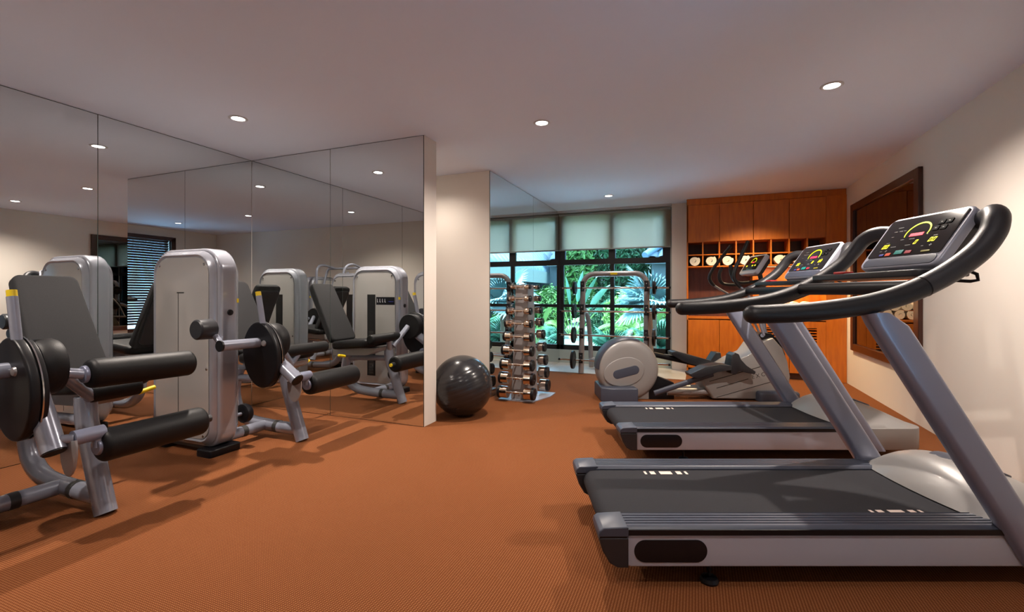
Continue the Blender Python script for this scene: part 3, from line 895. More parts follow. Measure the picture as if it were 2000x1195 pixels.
# mast, console, handles
mast = smooth([E(1499, 670, 5.15), E(1491, 640, 5.15), E(1489, 600, 5.15), E(1488, 565, 5.15), E(1487, 545, 5.15)], 4)
MB().tube(mast, .030, 14).build('mast', 'steel_tube', et)
MB().tube(smooth([E(1487, 548, 5.15), E(1484, 536, 5.15), E(1482, 520, 5.15)], 4), .024, 12).build('console_neck', 'charcoal_plastic', et)
M = Matrix.Translation(E(1471, 517, 5.15)) @ Matrix(((0, .55, -.835, 0), (-1, 0, 0, 0), (0, .835, .55, 0), (0, 0, 0, 1)))
MB().plate(rrect(.36, .25, .03, 5), 'z', -.035, .01, .01, .006).xf(M).build('console_frame', 'panel_silver', et)
MB().plate(rrect(.33, .22, .05, 5), 'z', -.08, -.03, .02, .0).xf(M).build('console_shell', 'charcoal_plastic', et)
sp_ = MB().plate(rrect(.30, .18, .01, 4, 0, .015), 'z', .009, .014, .0012).xf(M).build('display_panel', 'screen_black', et)
m = MB(); lo = []
for i in range(21):
    a = math.radians(200 - 215 * i / 20)
    for r in (.042, .050): lo.append((r * math.cos(a), .035 + r * math.sin(a) * .95, .0146))
m.v += lo
for i in range(20): m.f.append((2 * i, 2 * i + 1, 2 * i + 3, 2 * i + 2))
m.xf(M).build('speed_arc', 'led_lime', sp_, flat=True)
MB().box(-.02, .03, .015, .03, .0142, .015).xf(M).build('red_display', 'led_red', sp_)
for u in (-.09, 0.03, .085):
    MB().box(u - .012, u + .012, -.03, -.014, .0142, .015).xf(M).build('digit_readout', 'led_yellow', sp_)
for (Y, tip, lower) in ((5.45, [(1427, 480), (1418, 492), (1404, 510), (1391, 528), (1386, 540), (1388, 550), (1395, 558)], [(1395, 558), (1408, 566), (1430, 580), (1462, 610), (1486, 655)]),
                        (4.85, [(1461, 471), (1456, 482), (1446, 503), (1436, 525), (1433, 540), (1438, 552), (1446, 561)], [(1446, 561), (1456, 570), (1474, 600), (1492, 655)])):
    p = smooth([E(a, b, Y) for a, b in tip], 5)
    MB().tube(p, .019, 12).build('moving_handle', 'grip_rubber', et)
    MB().tube(smooth([E(a, b, Y) for a, b in lower], 5), .014, 12).build('handle_lever', 'steel_tube', et)
MB().tube([E(1489, 655, 4.85), E(1489, 655, 5.45)], .02, 12).build('pivot_axle', 'steel_tube', et)
fx = smooth([E(1410, 522, 5.33), E(1405, 536, 5.33), E(1407, 549, 5.33), E(1416, 555, 5.33), E(1440, 556, 5.25), E(1487, 548, 5.17)], 5)
MB().tube(fx, .019, 12).build('fixed_handle', 'grip_rubber', et)
fx = smooth([E(1427, 518, 4.97), E(1428, 532, 4.97), E(1434, 547, 4.97), E(1450, 553, 5.0), E(1487, 548, 5.13)], 5)
MB().tube(fx, .019, 12).build('fixed_handle', 'grip_rubber', et)

# ------------------------------------------------------------------ selectorised machines
def tower_parts(root, dx=0, dy=0):
    """weight-stack tower: local x along its face, thin in y; face 1 toward -y, face 2 toward +y"""
    x0, x1, ya, yb = -.545, .165, -.70, -.48
    w, cx = x1 - x0, (x0 + x1) / 2
    z0, z1 = .05, 1.485
    def RR(ins, extra=0): return rrect(w - 2 * ins, z1 - z0 - 2 * ins, (.13 - ins * .5, .13 - ins * .5, .17 - ins * .5, .17 - ins * .5), 9, cx, (z0 + z1) / 2)
    b = MB()
    loops = []
    for ins, y in ((.075, ya + .012), (.062, ya + .012), (.055, ya + .004), (.049, ya), (.045, ya + .002), (.020, ya + .034), (.021, ya + .039), (.007, ya + .043), (.001, ya + .053), (0, ya + .07), (0, yb - .07), (.001, yb - .053), (.007, yb - .043), (.021, yb - .039),
                   (.020, yb - .034), (.045, yb - .002), (.049, yb), (.055, yb - .004), (.062, yb - .012), (.075, yb - .012)):
        loops.append([(p[0], y, p[1]) for p in RR(ins)])
    body = b.loft(loops).build('tower_shell', 'silver_paint', root, sharp=50)
    for (a, c, nm) in ((ya + .004, ya + .014, 'front'), (yb - .004, yb - .014, 'rear')):
        face = MB().plate(RR(.066), 'y', a, c, .002, 0).build('face_panel', 'silver_face', root)
        s = -1 if nm == 'front' else 1
        q = MB()
        for (u, v) in ((x0 + .11, z1 - .12), (x1 - .11, z1 - .12), (x0 + .085, .62), (x1 - .085, .62), (x0 + .12, .14), (x1 - .12, .14)):
            q.lathe([(0, a + s * .004), (.009, a + s * .003), (.011, a), (.011, a - s * .003)], (u, 0, v), 12, 'y')
        q.build('panel_screw', 'bright_steel', face)
        if nm == 'front':
            MB().box(cx - .035, cx - .029, a - .0012, a + .004, .16, 1.16).box(cx - .045, cx + .03, a - .0016, a + .004, 1.158, 1.168).build('panel_groove', 'groove_dark', face)
        else:
            MB().box(cx - .10, cx + .015, a - .004, a + .0025, .20, 1.15).build('stack_slot', 'frame_black', face)
            st = MB()
            for i in range(15): st.box(cx - .075, cx - .01, a + .001, a + .0042, .22 + i * .034, .247 + i * .034)
            st.build('weight_plates', 'groove_dark', face)
            MB().box(cx + .028, cx + .285, a - .004, a + .0016, 1.03, 1.12).build('instruction_label', 'badge_black', face)
            ic = MB()
            for i in range(4):
                ux = cx + .045 + i * .035
                ic.lathe([(0, a + .0017), (.005, a + .0017), (.005, a + .0024), (0, a + .0024)], (ux, 0, 1.095), 8, 'y')
                ic.box(ux - .004, ux + .004, a + .0014, a + .0024, 1.06, 1.087)
                ic.box(ux, ux + .012, a + .0014, a + .0024, 1.058, 1.064)
            ic.build('label_icons', 'track_white', face)
            MB().box(cx + .20, cx + .27, a + .0014, a + .0022, 1.065, 1.072).build('label_line', 'key_blue', face)
    MB().box(x1 - .042, x1 - .016, yb - .045, yb - .020, 1.09, 1.12).build('side_tag', 'yellow_plastic', body)
    MB().lathe([(0, x1 + .008), (.020, x1 + .007), (.023, x1), (.023, x1 - .004)], (0, yb - .10, 1.02), 20, 'x').build('side_cap', 'black_plastic', body)
    MB().plate(rrect(.13, .16, .02, 4, x0 + .09, (ya + yb) / 2 - .01), 'z', 0, .055, .004, .012).build('base_foot', 'black_plastic', root)
    MB().plate(rrect(.15, .24, .02, 4, x1 - .09, (ya + yb) / 2 - .01), 'z', 0, .055, .004, .012).build('base_foot', 'black_plastic', root)
    MB().box(x0 + .08, x1 - .08, ya + .05, yb - .05, .03, .055).build('base_plinth', 'groove_dark', root)

def frame_common(t, seat_z=.60):
    yk = -.17
    J = smooth([(.40, yk, .085), (.22, yk, .085), (.02, yk, .09), (-.16, yk, .11), (-.28, yk, .18), (-.33, yk, .30), (-.32, yk, .42), (-.27, yk, .54)], 5)
    MB().tube(J, .048, 16).build('base_tube', 'steel_tube', t)
    fu = smooth([(.245, yk, .60), (.25, yk, .50), (.27, yk, .42), (.335, yk, .24), (.425, yk, .004)], 4)
    MB().tube(fu, .050, 18).build('front_upright', 'steel_tube', t)
    MB().tube([(.04, yk, .09), (.04, -.52, .09)], .042, 14).build('cross_tube', 'steel_tube', t)
    MB().tube([(-.31, yk, .43), (-.31, -.50, .43)], .038, 14).build('cross_tube', 'steel_tube', t)
    MB().tube([(-.30, yk, .45), (.25, yk, .47)], .030, 14).build('seat_beam', 'steel_tube', t)
    MB().tube([(.15, yk, .086), (.19, yk, .086)], .0495, 16).build('rubber_band', 'groove_dark', t)
    MB().tube([(.04, -.40, .09), (.04, -.36, .09)], .0435, 16).build('rubber_band', 'groove_dark', t)
    # seat mechanism
    MB().plate([(-.30, .50), (.12, .52), (.24, .56), (.26, .60), (-.30, .575)], 'y', -.12, .06, .003).build('seat_bracket', 'rack_steel', t, bevel=.003)
    br = MB(); br.tube([(-.10, .0, .49), (-.02, .14, .51), (0.0, .22, .525)], .007, 10)
    o = br.build('adjust_lever', 'bright_steel', t)
    MB().pill((0.0, .215, .523), (.006, .315, .545), .014, 14, .008).build('lever_grip', 'yellow_plastic', o)

def cushion(name, w, h, th, M, m, parent, r=.05, taper=0.0, e=.022):
    """soft box: w along x, h along y, thickness z"""
    out = rrect(w, h, r, 6)
    mb = MB().plate(out, 'z', -th / 2, th / 2, e)
    if taper:
        mb.v = [(p[0] * (1 - taper * (p[1] / h + .5)), p[1], p[2]) for p in mb.v]
    return mb.xf(M).build(name, m, parent, sharp=60)

def leg_machine(loc, rz, lab, thigh=True, padxz=(.45, .37), arm=(.30, .36), back=0.0):
    t = thing('leg_machine', lab, 'exercise machine', loc, rz)
    tower_parts(t)
    frame_common(t)
    # seat + backrest
    yc = -.03
    cushion('seat', .50, .40, .085, Matrix.Translation((-.0, yc, .635)) @ Matrix.Rotation(math.radians(-5), 4, 'Y'), 'black_vinyl', t, .07, 0, .03)
    a = math.atan2(.60, -.33)
    top, bot = Vector((-.445 + back, yc - .01, 1.275)), Vector((-.125 + back, yc - .01, .665))
    d = (top - bot).normalized(); nrm = Vector((d.z, 0, -d.x)); sidev = Vector((0, 1, 0))
    M = Matrix((( sidev.x, d.x, nrm.x, 0), (sidev.y, d.y, nrm.y, 0), (sidev.z, d.z, nrm.z, 0), (0, 0, 0, 1)))
    M = Matrix.Translation((top + bot) / 2 - nrm * .04) @ M
    bk = cushion('backrest', .37, (top - bot).length, .075, M, 'charcoal_fabric', t, .045, .16, .02)
    mbk = MB().plate(rrect(.29, (top - bot).length * .86, .05, 6), 'z', -.055, -.03, .012, 0)
    mbk.xf(M).build('back_shell', 'charcoal_plastic', bk)
    MB().tube([tuple(bot - nrm * .08 + d * .12), (-.30 + back * .5, yc, .60), (-.30, yc, .52)], .026, 12).build('backrest_post', 'steel_tube', t)
    # cam, drum, shaft
    o_ = []
    cxm, czm, yp = .385, .715, -.50
    for i in range(40):
        q = 2 * PI * i / 40
        x, z = .172 * math.cos(q), .238 * math.sin(q)
        if z > 0: x *= 1 - .10 * (z / .238) ** 2
        o_.append((cxm + x - .02 * z / .238, czm + z))
    def sc(k): return [(cxm + (p[0] - cxm) * k, czm + (p[1] - czm) * k) for p in o_]
    MB().plate(o_, 'y', yp - .022, yp + .022, .012).build('cam_cover', 'black_plastic', t, sharp=40)
    MB().plate(sc(1.012), 'y', yp + .022, yp + .028, 0).build('cam_rim', 'bright_steel', t)
    MB().plate(sc(.965), 'y', yp + .028, yp + .05, .004).build('cam_inner', 'black_plastic', t)
    MB().lathe([(.0, yp + .05), (.09, yp + .05), (.128, yp + .054), (.136, yp + .066), (.136, yp + .13), (.128, yp + .145), (.0, yp + .15)], (.375, 0, .80), 40, 'y').build('pivot_drum', 'black_vinyl', t)
    MB().tube([(.36, yp + .14, .80), (.30, -.17, .60)], .03, 14).build('drum_bracket', 'steel_tube', t)
    MB().lathe([(0, yp - .032), (.018, yp - .030), (.022, yp - .022)], (.43, 0, .80), 20, 'y').build('cam_bolt', 'rack_steel', t)
    MB().tube([(.37, -.80, .807), (.37, yp - .018, .802)], .036, 18).build('shaft', 'steel_tube', t)
    MB().tube([(.37, -.812, .807), (.37, -.80, .807)], .038, 18).build('shaft_cap', 'black_plastic', t)
    MB().tube(smooth([(.36, -.79, .815), (.315, -.79, .86), (.27, -.80, .91)], 4), .021, 12).build('weight_lever', 'steel_tube', t)
    MB().lathe([(.0, -.895), (.058, -.894), (.067, -.885), (.069, -.79), (.063, -.78), (0, -.78)], (.26, 0, .918), 28, 'y').build('counterweight', 'charcoal_plastic', t)
    o = MB().tube([(.395, yp - .0, .93), (.352, yp, 1.14)], .0205, 14).build('selector_tube', 'steel_tube', t)
    MB().tube([(.352, yp, 1.14), (.346, yp, 1.17)], .019, 14).build('selector_cap', 'yellow_plastic', o)
    # moving arm
    ax, az = arm; px, pz = padxz
    ya = -.445
    p0 = (.40, ya, .72); p1 = (ax, ya, az)
    d = (Vector(p1) - Vector(p0)).normalized()
    MB().tube([p0, p1], .047, 20).build('moving_arm', 'steel_tube', t)
    MB().tube([Vector(p1) + d * 0.0, Vector(p1) + d * .006], .043, 20).build('arm_cap', 'black_plastic', t)
    sx, sz = px - .0, pz + .068
    MB().tube([(ax - .01, ya, az + .05), (sx, -.385, sz)], .022, 14).build('arm_axle', 'steel_tube', t)
    MB().tube([(sx, -.39, sz), (sx, -.27, sz)], .035, 18).build('arm_sleeve', 'post_silver', t)
    sec = [(sx + .05, sz)]
    for i in range(13):
        q = math.radians(20 - 200 * i / 12)
        sec.append((sx - .01 + .068 * math.cos(q), sz - .03 + .145 * math.sin(q) * (1 if math.sin(q) < 0 else .3)))
    MB().plate(sec, 'y', -.405, -.395, .002).build('gear_plate', 'rack_steel', t)
    MB().tube([(sx, -.29, sz), (px, -.29, pz)], .024, 12).build('pad_link', 'steel_tube', t)
    MB().lathe([(0, -.305), (.036, -.304), (.040, -.298), (.040, -.288), (0, -.286)], (px, 0, pz), 24, 'y').build('pad_flange', 'post_silver', t)
    MB().pill((px, -.29, pz), (px, .22, pz), .080, 26, .028).build('ankle_pad', 'black_vinyl', t, sharp=60)
    kn = MB().tube([(px, .22, pz), (px, .265, pz)], .022, 16).build('pad_knob', 'charcoal_plastic', t)
    if not thigh: MB().tube([(px, .265, pz), (px, .277, pz)], .016, 16).build('knob_tip', 'yellow_plastic', kn)
    if thigh:
        MB().tube(smooth([(.40, -.43, .675), (.43, -.42, .735), (.46, -.37, .768), (.49, -.295, .757)], 5), .026, 14).build('thigh_arm', 'steel_tube', t)
        MB().lathe([(0, -.305), (.040, -.303), (.043, -.298), (.043, -.288), (0, -.286)], (.49, 0, .755), 24, 'y').build('pad_flange', 'post_silver', t)
        MB().pill((.49, -.285, .755), (.49, .225, .742), .074, 26, .028).build('thigh_pad', 'black_vinyl', t, sharp=60)
        MB().pill((.29, -.18, .62), (.29, .06, .62), .05, 20, .012).build('seat_roll', 'black_vinyl', t)
    else:
        MB().pill((.30, -.26, .70), (.30, .21, .70), .047, 22, .02).build('seat_roll', 'black_vinyl', t)
        MB().tube([(.26, -.17, .55), (.30, -.10, .67)], .03, 12).build('roll_bracket', 'steel_tube', t)
    if thigh: return t
    MB().lathe([(0, -.46), (.05, -.46), (.07, -.45), (.072, -.42), (.06, -.40), (0, -.395)], (.12, 0, .25), 28, 'y').build('idler_disc', 'black_plastic', t)
    MB().tube([(0.12, -.50, .25), (0.12, -.45, .25)], .014, 12).build('idler_rod', 'steel_tube', t)
    return t
leg_machine((-3.30, 1.63, 0), 0, 'nearest seated leg machine at the far left, two black rollers', True, (.60, .41), (.575, .43), .0)
leg_machine((-3.30, 2.93, 0), 0, 'leg machine with tall silver weight tower in the mirrored corner', False, (.60, .475), (.665, .54), -.09)

# chest press by the rear wall (seen only in the mirrors)
t = thing('chest_press_machine', 'chest press machine by the rear wall, seen only as a reflection with raised tubes', 'exercise machine', (-2.45, .22, 0), PI / 2)
tower_parts(t)
frame_common(t)
cushion('seat', .42, .40, .085, Matrix.Translation((-.0, -.03, .56)), 'black_vinyl', t, .07, 0, .03)
M = Matrix.Translation((-.27, -.03, .95)) @ Matrix.Rotation(math.radians(-8), 4, 'Y') @ Matrix(((0, 0, 1, 0), (1, 0, 0, 0), (0, 1, 0, 0), (0, 0, 0, 1)))
cushion('backrest', .34, .72, .08, M, 'black_vinyl', t, .06, .1, .025)
MB().tube(smooth([(-.33, -.03, .45), (-.36, -.03, 1.0), (-.34, -.03, 1.45), (-.28, -.03, 1.55)], 4), .04, 14).build('rear_mast', 'steel_tube', t)
MB().tube(smooth([(-.10, .42, 1.25), (-.16, .43, 1.52), (-.22, .40, 1.62), (-.26, .30, 1.64), (-.28, -.05, 1.64), (-.26, -.36, 1.64), (-.22, -.44, 1.60), (-.10, -.45, 1.25)], 5), .022, 12).build('press_yoke', 'steel_tube', t)
for s in (-1, 1):
    MB().tube(smooth([(-.28, s * .30, 1.64), (0, s * .34, 1.69), (.16, s * .32, 1.62), (.20, s * .30, 1.4), (.20, s * .28, 1.05)], 5), .022, 12).build('press_arm', 'steel_tube', t)
    MB().pill((.20, s * .28, 1.02), (.20, s * .14, 1.02), .02, 14, .008).build('press_grip', 'grip_rubber', t)

# ------------------------------------------------------------------ dumbbell rack
rk = thing('dumbbell_rack', 'upright grey steel dumbbell rack next to the side mirror', 'rack', (-1.78, 4.86, 0))
MB().plate([(-.22, -.24), (.17, -.24), (.27, .10), (.27, .30), (-.22, .30)], 'z', 0, .012, .002).build('base_plate', 'base_steel', rk, bevel=.002)
m = MB(); m.loft([[(x * s, y * s2, z) for x, y in ((-.085, -.5), (.085, -.5), (.085, .5), (-.085, .5))] for (s, s2, z) in ((1.12, .36, .012), (1.0, .26, .65), (.85, .20, 1.26))])
m.build('column', 'rack_steel', rk, bevel=.008)
def col_y(z, side): # surface of the column
    return side * (.18 - .08 * z / 1.26)
zs = [1.233, 1.105, .97, .834, .693, .545, .394, .250, .098]
words = ['top', 'second', 'third', 'fourth', 'fifth', 'sixth', 'seventh', 'eighth', 'bottom']
for side, sname in ((-1, 'front'), (1, 'window')):
    for i, z in enumerate(zs):
        k = i / 8
        R = .024 + .040 * min(1, k * 1.15) ** .8
        Ld = .25 + .165 * k
        y = 4.86 + col_y(z, side) + side * (R + .022)
        # cradle
        c = MB()
        for x in (-.045, .045):
            c.box(x - .006, x + .006, min(col_y(z, side) - side * .01, col_y(z, side) + side * (R + .03)), max(col_y(z, side) - side * .01, col_y(z, side) + side * (R + .03)), z - .020, z - .0135)
            c.box(x - .006, x + .006, min(col_y(z, side) + side * (R + .030), col_y(z, side) + side * (R + .036)), max(col_y(z, side) + side * (R + .030), col_y(z, side) + side * (R + .036)), z - .02, z + .002)
        c.build('cradle', 'rack_steel', rk, flat=True)
        db = thing('dumbbell', 'chrome dumbbell on the %s side of the rack, %s row from the top' % (sname, words[i]) if i not in (0, 8) else
                   'chrome dumbbell on the %s side of the rack, %s row' % (sname, words[i]), 'dumbbell', (-1.78, y, z), 0, 'chrome dumbbells on the rack')
        MB().lathe([(.012, -Ld / 2 + .06), (.013, -Ld * .12), (.0135, 0), (.013, Ld * .12), (.012, Ld / 2 - .06)], n=16, axis='x').build('handle', 'chrome', db)
        hl = Ld * .27
        for s in (-1, 1):
            a, b = s * (Ld / 2 - hl), s * (Ld / 2 - hl * .28)
            MB().lathe([(R * .6, a), (R * .95, a), (R, a + s * .003), (R, b), (R * .9, b)], n=28, axis='x').build('head', 'chrome', db)
            e = s * Ld / 2
            MB().lathe([(R * .8, b - s * .001), (R * 1.03, b), (R * 1.03, e - s * .006), (R * .95, e), (R * .3, e), (R * .28, e - s * .003), (0.0005, e - s * .003)], n=28, axis='x').build('end_ring', 'black_plastic', db)

# ------------------------------------------------------------------ barbell rack
br = thing('barbell_rack', 'grey tubular arched barbell rack standing in front of the garden window', 'rack', (-1.09, 6.72, 0))
XA, XB = -.455, .455
def fy(z): return -.12 + .14 * z / 1.45      # front posts lean back
arch = [(XA, fy(0), .004)] + [(XA + .0, fy(z), z) for z in (.3, .7, 1.1, 1.28)]
for i in range(1, 7):
    a = .5 * PI * i / 6
    arch.append((XA + .17 - .17 * math.cos(a), fy(1.28 + .17 * math.sin(a)), 1.28 + .17 * math.sin(a)))
arch += [(-p[0], p[1], p[2]) for p in reversed(arch)]
MB().tube(arch, .040, 16).build('arch_frame', 'rack_steel', br)
for x in (XA, XB):
    lg = smooth([(x + .01, fy(.95) + .02, .93), (x + .015, .16, .88), (x + .02, .30, .72), (x + .02, .42, .40), (x + .02, .50, .004)], 5)
    MB().tube(lg, .036, 14).build('rear_leg', 'rack_steel', br)
MB().tube([(XA, .46, .14), (XB, .46, .14)], .025, 12).build('cross_bar', 'rack_steel', br)
MB().box(-.05, .05, fy(1.45) - .043, fy(1.45) - .038, 1.435, 1.465).build('rack_label', 'yellow_plastic', br)
BZ = [1.244, .906, .560, .204]
bw = ['top', 'second', 'third', 'lowest']
for i, z in enumerate(BZ):
    for x in (XA, XB):
        h = MB(); yy = fy(z) - .04
        h.box(x - .030, x + .030, yy - .006, yy + .008, z - .05, z + .10)
        h.box(x - .012, x + .012, yy - .062, yy, z - .026, z - .0135)
        h.box(x - .012, x + .012, yy - .068, yy - .060, z - .026, z + .010)
        o = h.build('bar_hook', 'charcoal_plastic', br, flat=True)
        MB().lathe([(0, yy - .008), (.008, yy - .0078), (.008, yy - .004)], (x, 0, z + .06), 10, 'y').build('hook_bolt', 'bright_steel', o)
    y = 6.72 + fy(z) - .04 - .034
    bb = thing('barbell', 'chrome barbell with small black plates on the rack, %s one' % bw[i], 'barbell', (-1.09, y, z), 0, 'barbells on the rack')
    MB().tube([(-.755, 0, 0), (.775, 0, 0)], .0125, 14).build('bar', 'chrome', bb)
    R = .095 + .012 * i
    for s in (-1, 1):
        MB().lathe([(.013, s * .545), (.03, s * .545), (R * .55, s * .548), (R * .85, s * .540), (R, s * .545), (R, s * .575), (R * .85, s * .580), (R * .55, s * .572), (.03, s * .578), (.013, s * .578)], n=32, axis='x').build('weight_plate', 'black_plastic', bb)
        MB().lathe([(.013, s * .578), (.024, s * .578), (.024, s * .60), (.013, s * .60)], n=16, axis='x').build('bar_collar', 'black_plastic', bb)
        MB().lathe([(.0, s * .752), (.016, s * .752), (.016, s * .78), (.0, s * .78)], n=14, axis='x').build('bar_end', 'black_plastic', bb)

# ------------------------------------------------------------------ garden outside
struct(MB().box(-14, 12, YW + .3, 32, -.25, -.05).build('ground', 'ground'))
struct(MB().box(-9, 7, YW + .26, 10.3, -.06, -.02).build('ground_bounce', 'bounce_pale'))  # pale slab added below sill view, bounces daylight up to the ceiling
def leaves(n, c, r, size, seed, shell=.55, squash=1.0, droop=.3):
    rnd = random.Random(seed); m = MB()
    for _ in range(n):
        d = Vector((rnd.gauss(0, 1), rnd.gauss(0, 1), rnd.gauss(0, 1))).normalized()
        k = shell + (1 - shell) * rnd.random()
        lump = 1 + .16 * math.sin(5 * d.x + seed) * math.cos(4 * d.z + d.y * 3)
        p = Vector((c[0] + d.x * r[0] * k * lump, c[1] + d.y * r[1] * k * lump, max(.02, c[2] + d.z * r[2] * k * lump)))
        n1 = (d + Vector((rnd.uniform(-.8, .8), rnd.uniform(-.8, .8), rnd.uniform(-.3, .9)))).normalized()
        u = n1.cross(Vector((rnd.uniform(-1, 1), rnd.uniform(-1, 1), rnd.uniform(-1, 1)))).normalized(); v = n1.cross(u)
        s = size * rnd.uniform(.6, 1.3)
        b = len(m.v)
        m.v += [tuple(p - u * s), tuple(p + v * s * .33 - u * s * .2 + n1 * s * .12), tuple(p + u * s - n1 * s * droop), tuple(p - v * s * .33 - u * s * .2 + n1 * s * .12)]
        m.f += [(b, b + 1, b + 2), (b, b + 2, b + 3)]
    return m
def bush(name, lab, cat, c, r, n, size, mm, seed, group=None, trunk=True):
    t = thing(name, lab, cat, (c[0], c[1], -.05), 0, group)
    leaves(n, (0, 0, c[2] + .05), r, size, seed).build('foliage', mm, t, flat=True)
    if trunk:
        MB().tube(smooth([(0, 0, 0), (.05, .02, c[2] * .4), (0, 0, c[2])], 4), .05 + .03 * r[0], 8).build('trunk', 'bark', t)
    return t
trees = [((-6.4, 14.4, 2.3), (1.7, 1.2, 2.5), 7000, .12, 'leaf_mid', 'broad bright green tree beyond the window, farthest left but one'),
         ((-4.1, 14.0, 2.4), (1.45, 1.1, 2.6), 9000, .11, 'leaf_mid', 'dense green tree beyond the left window panes'),
         ((-2.45, 15.2, 2.8), (1.1, 1.0, 3.0), 7000, .11, 'leaf_dark', 'dark green tree behind the central window mullion'),
         ((-9.2, 15.5, 2.5), (1.8, 1.4, 2.9), 4200, .14, 'leaf_dark', 'dark tree at the far left of the garden'),
         ((-5.2, 18.5, 3.8), (3.6, 1.4, 4.0), 9000, .17, 'leaf_dark', 'tall dark tree at the back of the garden'),
         ((-1.6, 20.5, 3.4), (2.4, 1.4, 3.8), 7000, .17, 'leaf_dark', 'wide dark tree closing the view behind the pavilion')]
for i, (c, r, n, s, mm, lab) in enumerate(trees):
    bush('garden_tree', lab, 'tree', c, r, n, s, mm, 11 + i, 'trees beyond the window')
shr = [((-3.9, 12.4, .42), (.50, .40, .55), 1300, .07, 'leaf_bright', 'low bright green shrub outside at the window\'s left edge'),
       ((-1.55, 11.2, .55), (.60, .45, .70), 1700, .07, 'leaf_bright', 'rounded green shrub behind the central mullion'),
       ((-2.35, 12.9, .55), (.60, .45, .70), 1500, .07, 'leaf_dark', 'dark green shrub between the two bright ones'),
       ((-.62, 11.9, .62), (.50, .45, .78), 1500, .07, 'leaf_mid', 'green shrub under the grey eaves'),
       ((.25, 11.2, .55), (.5, .45, .75), 1600, .07, 'leaf_mid', 'leafy shrub seen in the side mirror, nearer the window'),
       ((.0, 13.4, .62), (.7, .5, .85), 1800, .08, 'leaf_mid', 'leafy shrub seen in the side mirror, deeper in the garden')]
for i, (c, r, n, s, mm, lab) in enumerate(shr):
    bush('garden_shrub', lab, 'shrub', c, r, n, s, mm, 41 + i, 'shrubs beyond the window', trunk=False)

def fan_leaf(m, base, direction, R, seed, nseg=30, spread=125, fold=.05):
    rnd = random.Random(seed)
    d = Vector(direction).normalized()
    side = d.cross(Vector((0, 0, 1)));
    side = side.normalized() if side.length > .01 else Vector((1, 0, 0))
    nrm = side.cross(d).normalized()
    B = Vector(base)
    def pt(r, a, h): return B + d * (r * math.cos(a)) + side * (r * math.sin(a)) + nrm * h
    for i in range(nseg):
        a0 = math.radians(-spread + 2 * spread * i / nseg); a1 = math.radians(-spread + 2 * spread * (i + 1) / nseg); am = (a0 + a1) / 2
        L = R * (1 - .25 * (abs(am) / math.radians(spread)) ** 2) * rnd.uniform(.92, 1.05)
        b = len(m.v)
        sag = -.12 * R
        m.v += [tuple(B), tuple(pt(R * .5, a0, -fold * R)), tuple(pt(R * .55, am, fold * R)), tuple(pt(R * .5, a1, -fold * R)), tuple(pt(L, am, sag)),
                tuple(pt(R * .78, a0 + (a1 - a0) * .22, -.02 * R)), tuple(pt(R * .78, a0 + (a1 - a0) * .78, -.02 * R))]
        m.f += [(b, b + 1, b + 2), (b, b + 2, b + 3), (b + 1, b + 5, b + 2), (b + 2, b + 6, b + 3), (b + 2, b + 5, b + 4), (b + 2, b + 4, b + 6)]
def fan_palm(lab, x, y, zc, R, specs, mm, seed):
    t = thing('fan_palm', lab, 'palm', (x, y, -.05), 0, 'fan palms outside')
    MB().tube([(0, 0, 0), (0, 0, zc)], .09, 10).build('trunk', 'bark', t)
    m = MB(); st = MB()
    for i, (az, el, st_l) in enumerate(specs):
        a, e = math.radians(az), math.radians(el)
        d = Vector((math.cos(a) * math.cos(e), math.sin(a) * math.cos(e), math.sin(e)))
        base = Vector((0, 0, zc)) + d * st_l
        fan_leaf(m, base, d, R, seed + i)
        st.tube([(0, 0, zc - .03), tuple(base)], .012, 6)
    m.build('fronds', mm, t, flat=True); st.build('frond_stems', 'leaf_mid', t)
    return t
fan_palm('big silver blue fan palm right outside the right window panes', -.72, 8.50, 1.02, .52,
         [(200, 30, .26), (165, 0, .30), (238, 12, .22), (262, 62, .20), (300, 5, .22), (15, 40, .26), (335, 0, .22), (180, 62, .34), (80, 50, .22), (215, -25, .22), (120, 20, .26)], 'leaf_silver', 5)
fan_palm('small pale fan palm low outside the middle window panes', -1.62, 9.6, .12, .42,
         [(200, 55, .15), (160, 25, .2), (255, 40, .15), (290, 60, .1), (330, 25, .15), (20, 45, .2)], 'leaf_teal', 45)
fan_palm('low green fan palm outside the right window corner', -.62, 9.0, .15, .50,
         [(200, 45, .2), (160, 25, .2), (255, 40, .15), (290, 70, .2), (340, 25, .2), (20, 45, .2)], 'leaf_teal', 65)

def frond_plant(name, lab, cat, x, y, specs, mm, R, w, terra=False):
    """long stalks with paddle blades"""
    t = thing(name, lab, cat, (x, y, -.05))
    m = MB(); st = MB()
    for (ang, L, bl, tw) in specs:
        a = math.radians(ang)
        d = Vector((math.sin(a), .12 * math.sin(3 * a), math.cos(a)))
        b0 = d * (L * .55)
        st.tube([(0, 0, 0), tuple(b0)], .013, 6)
        side = Vector((math.cos(a) * math.cos(tw), math.sin(tw), -math.sin(a) * math.cos(tw)))
        pts = []
        K = 8
        b = len(m.v)
        for i in range(K + 1):
            u = i / K
            c = b0 + d * (L * .55 * u) + Vector((math.sin(a), 0, -.6)) * (.18 * L * u * u)
            ww = w * math.sin(PI * min(1, .06 + .94 * u) ** .8)
            m.v += [tuple(c - side * ww + Vector((0, .02, 0))), tuple(c), tuple(c + side * ww + Vector((0, .02, 0)))]
        for i in range(K):
            q = b + i * 3
            m.f += [(q, q + 1, q + 4, q + 3), (q + 1, q + 2, q + 5, q + 4)]
    m.build('blades', mm, t, flat=False, sharp=60); st.build('stalks', 'leaf_bright', t)
    if terra: MB().lathe([(.0, .05), (.12, .05), (.10, .16), (.05, .2), (0, .2)], n=14).build('root_crown', 'terracotta', t)
    return t
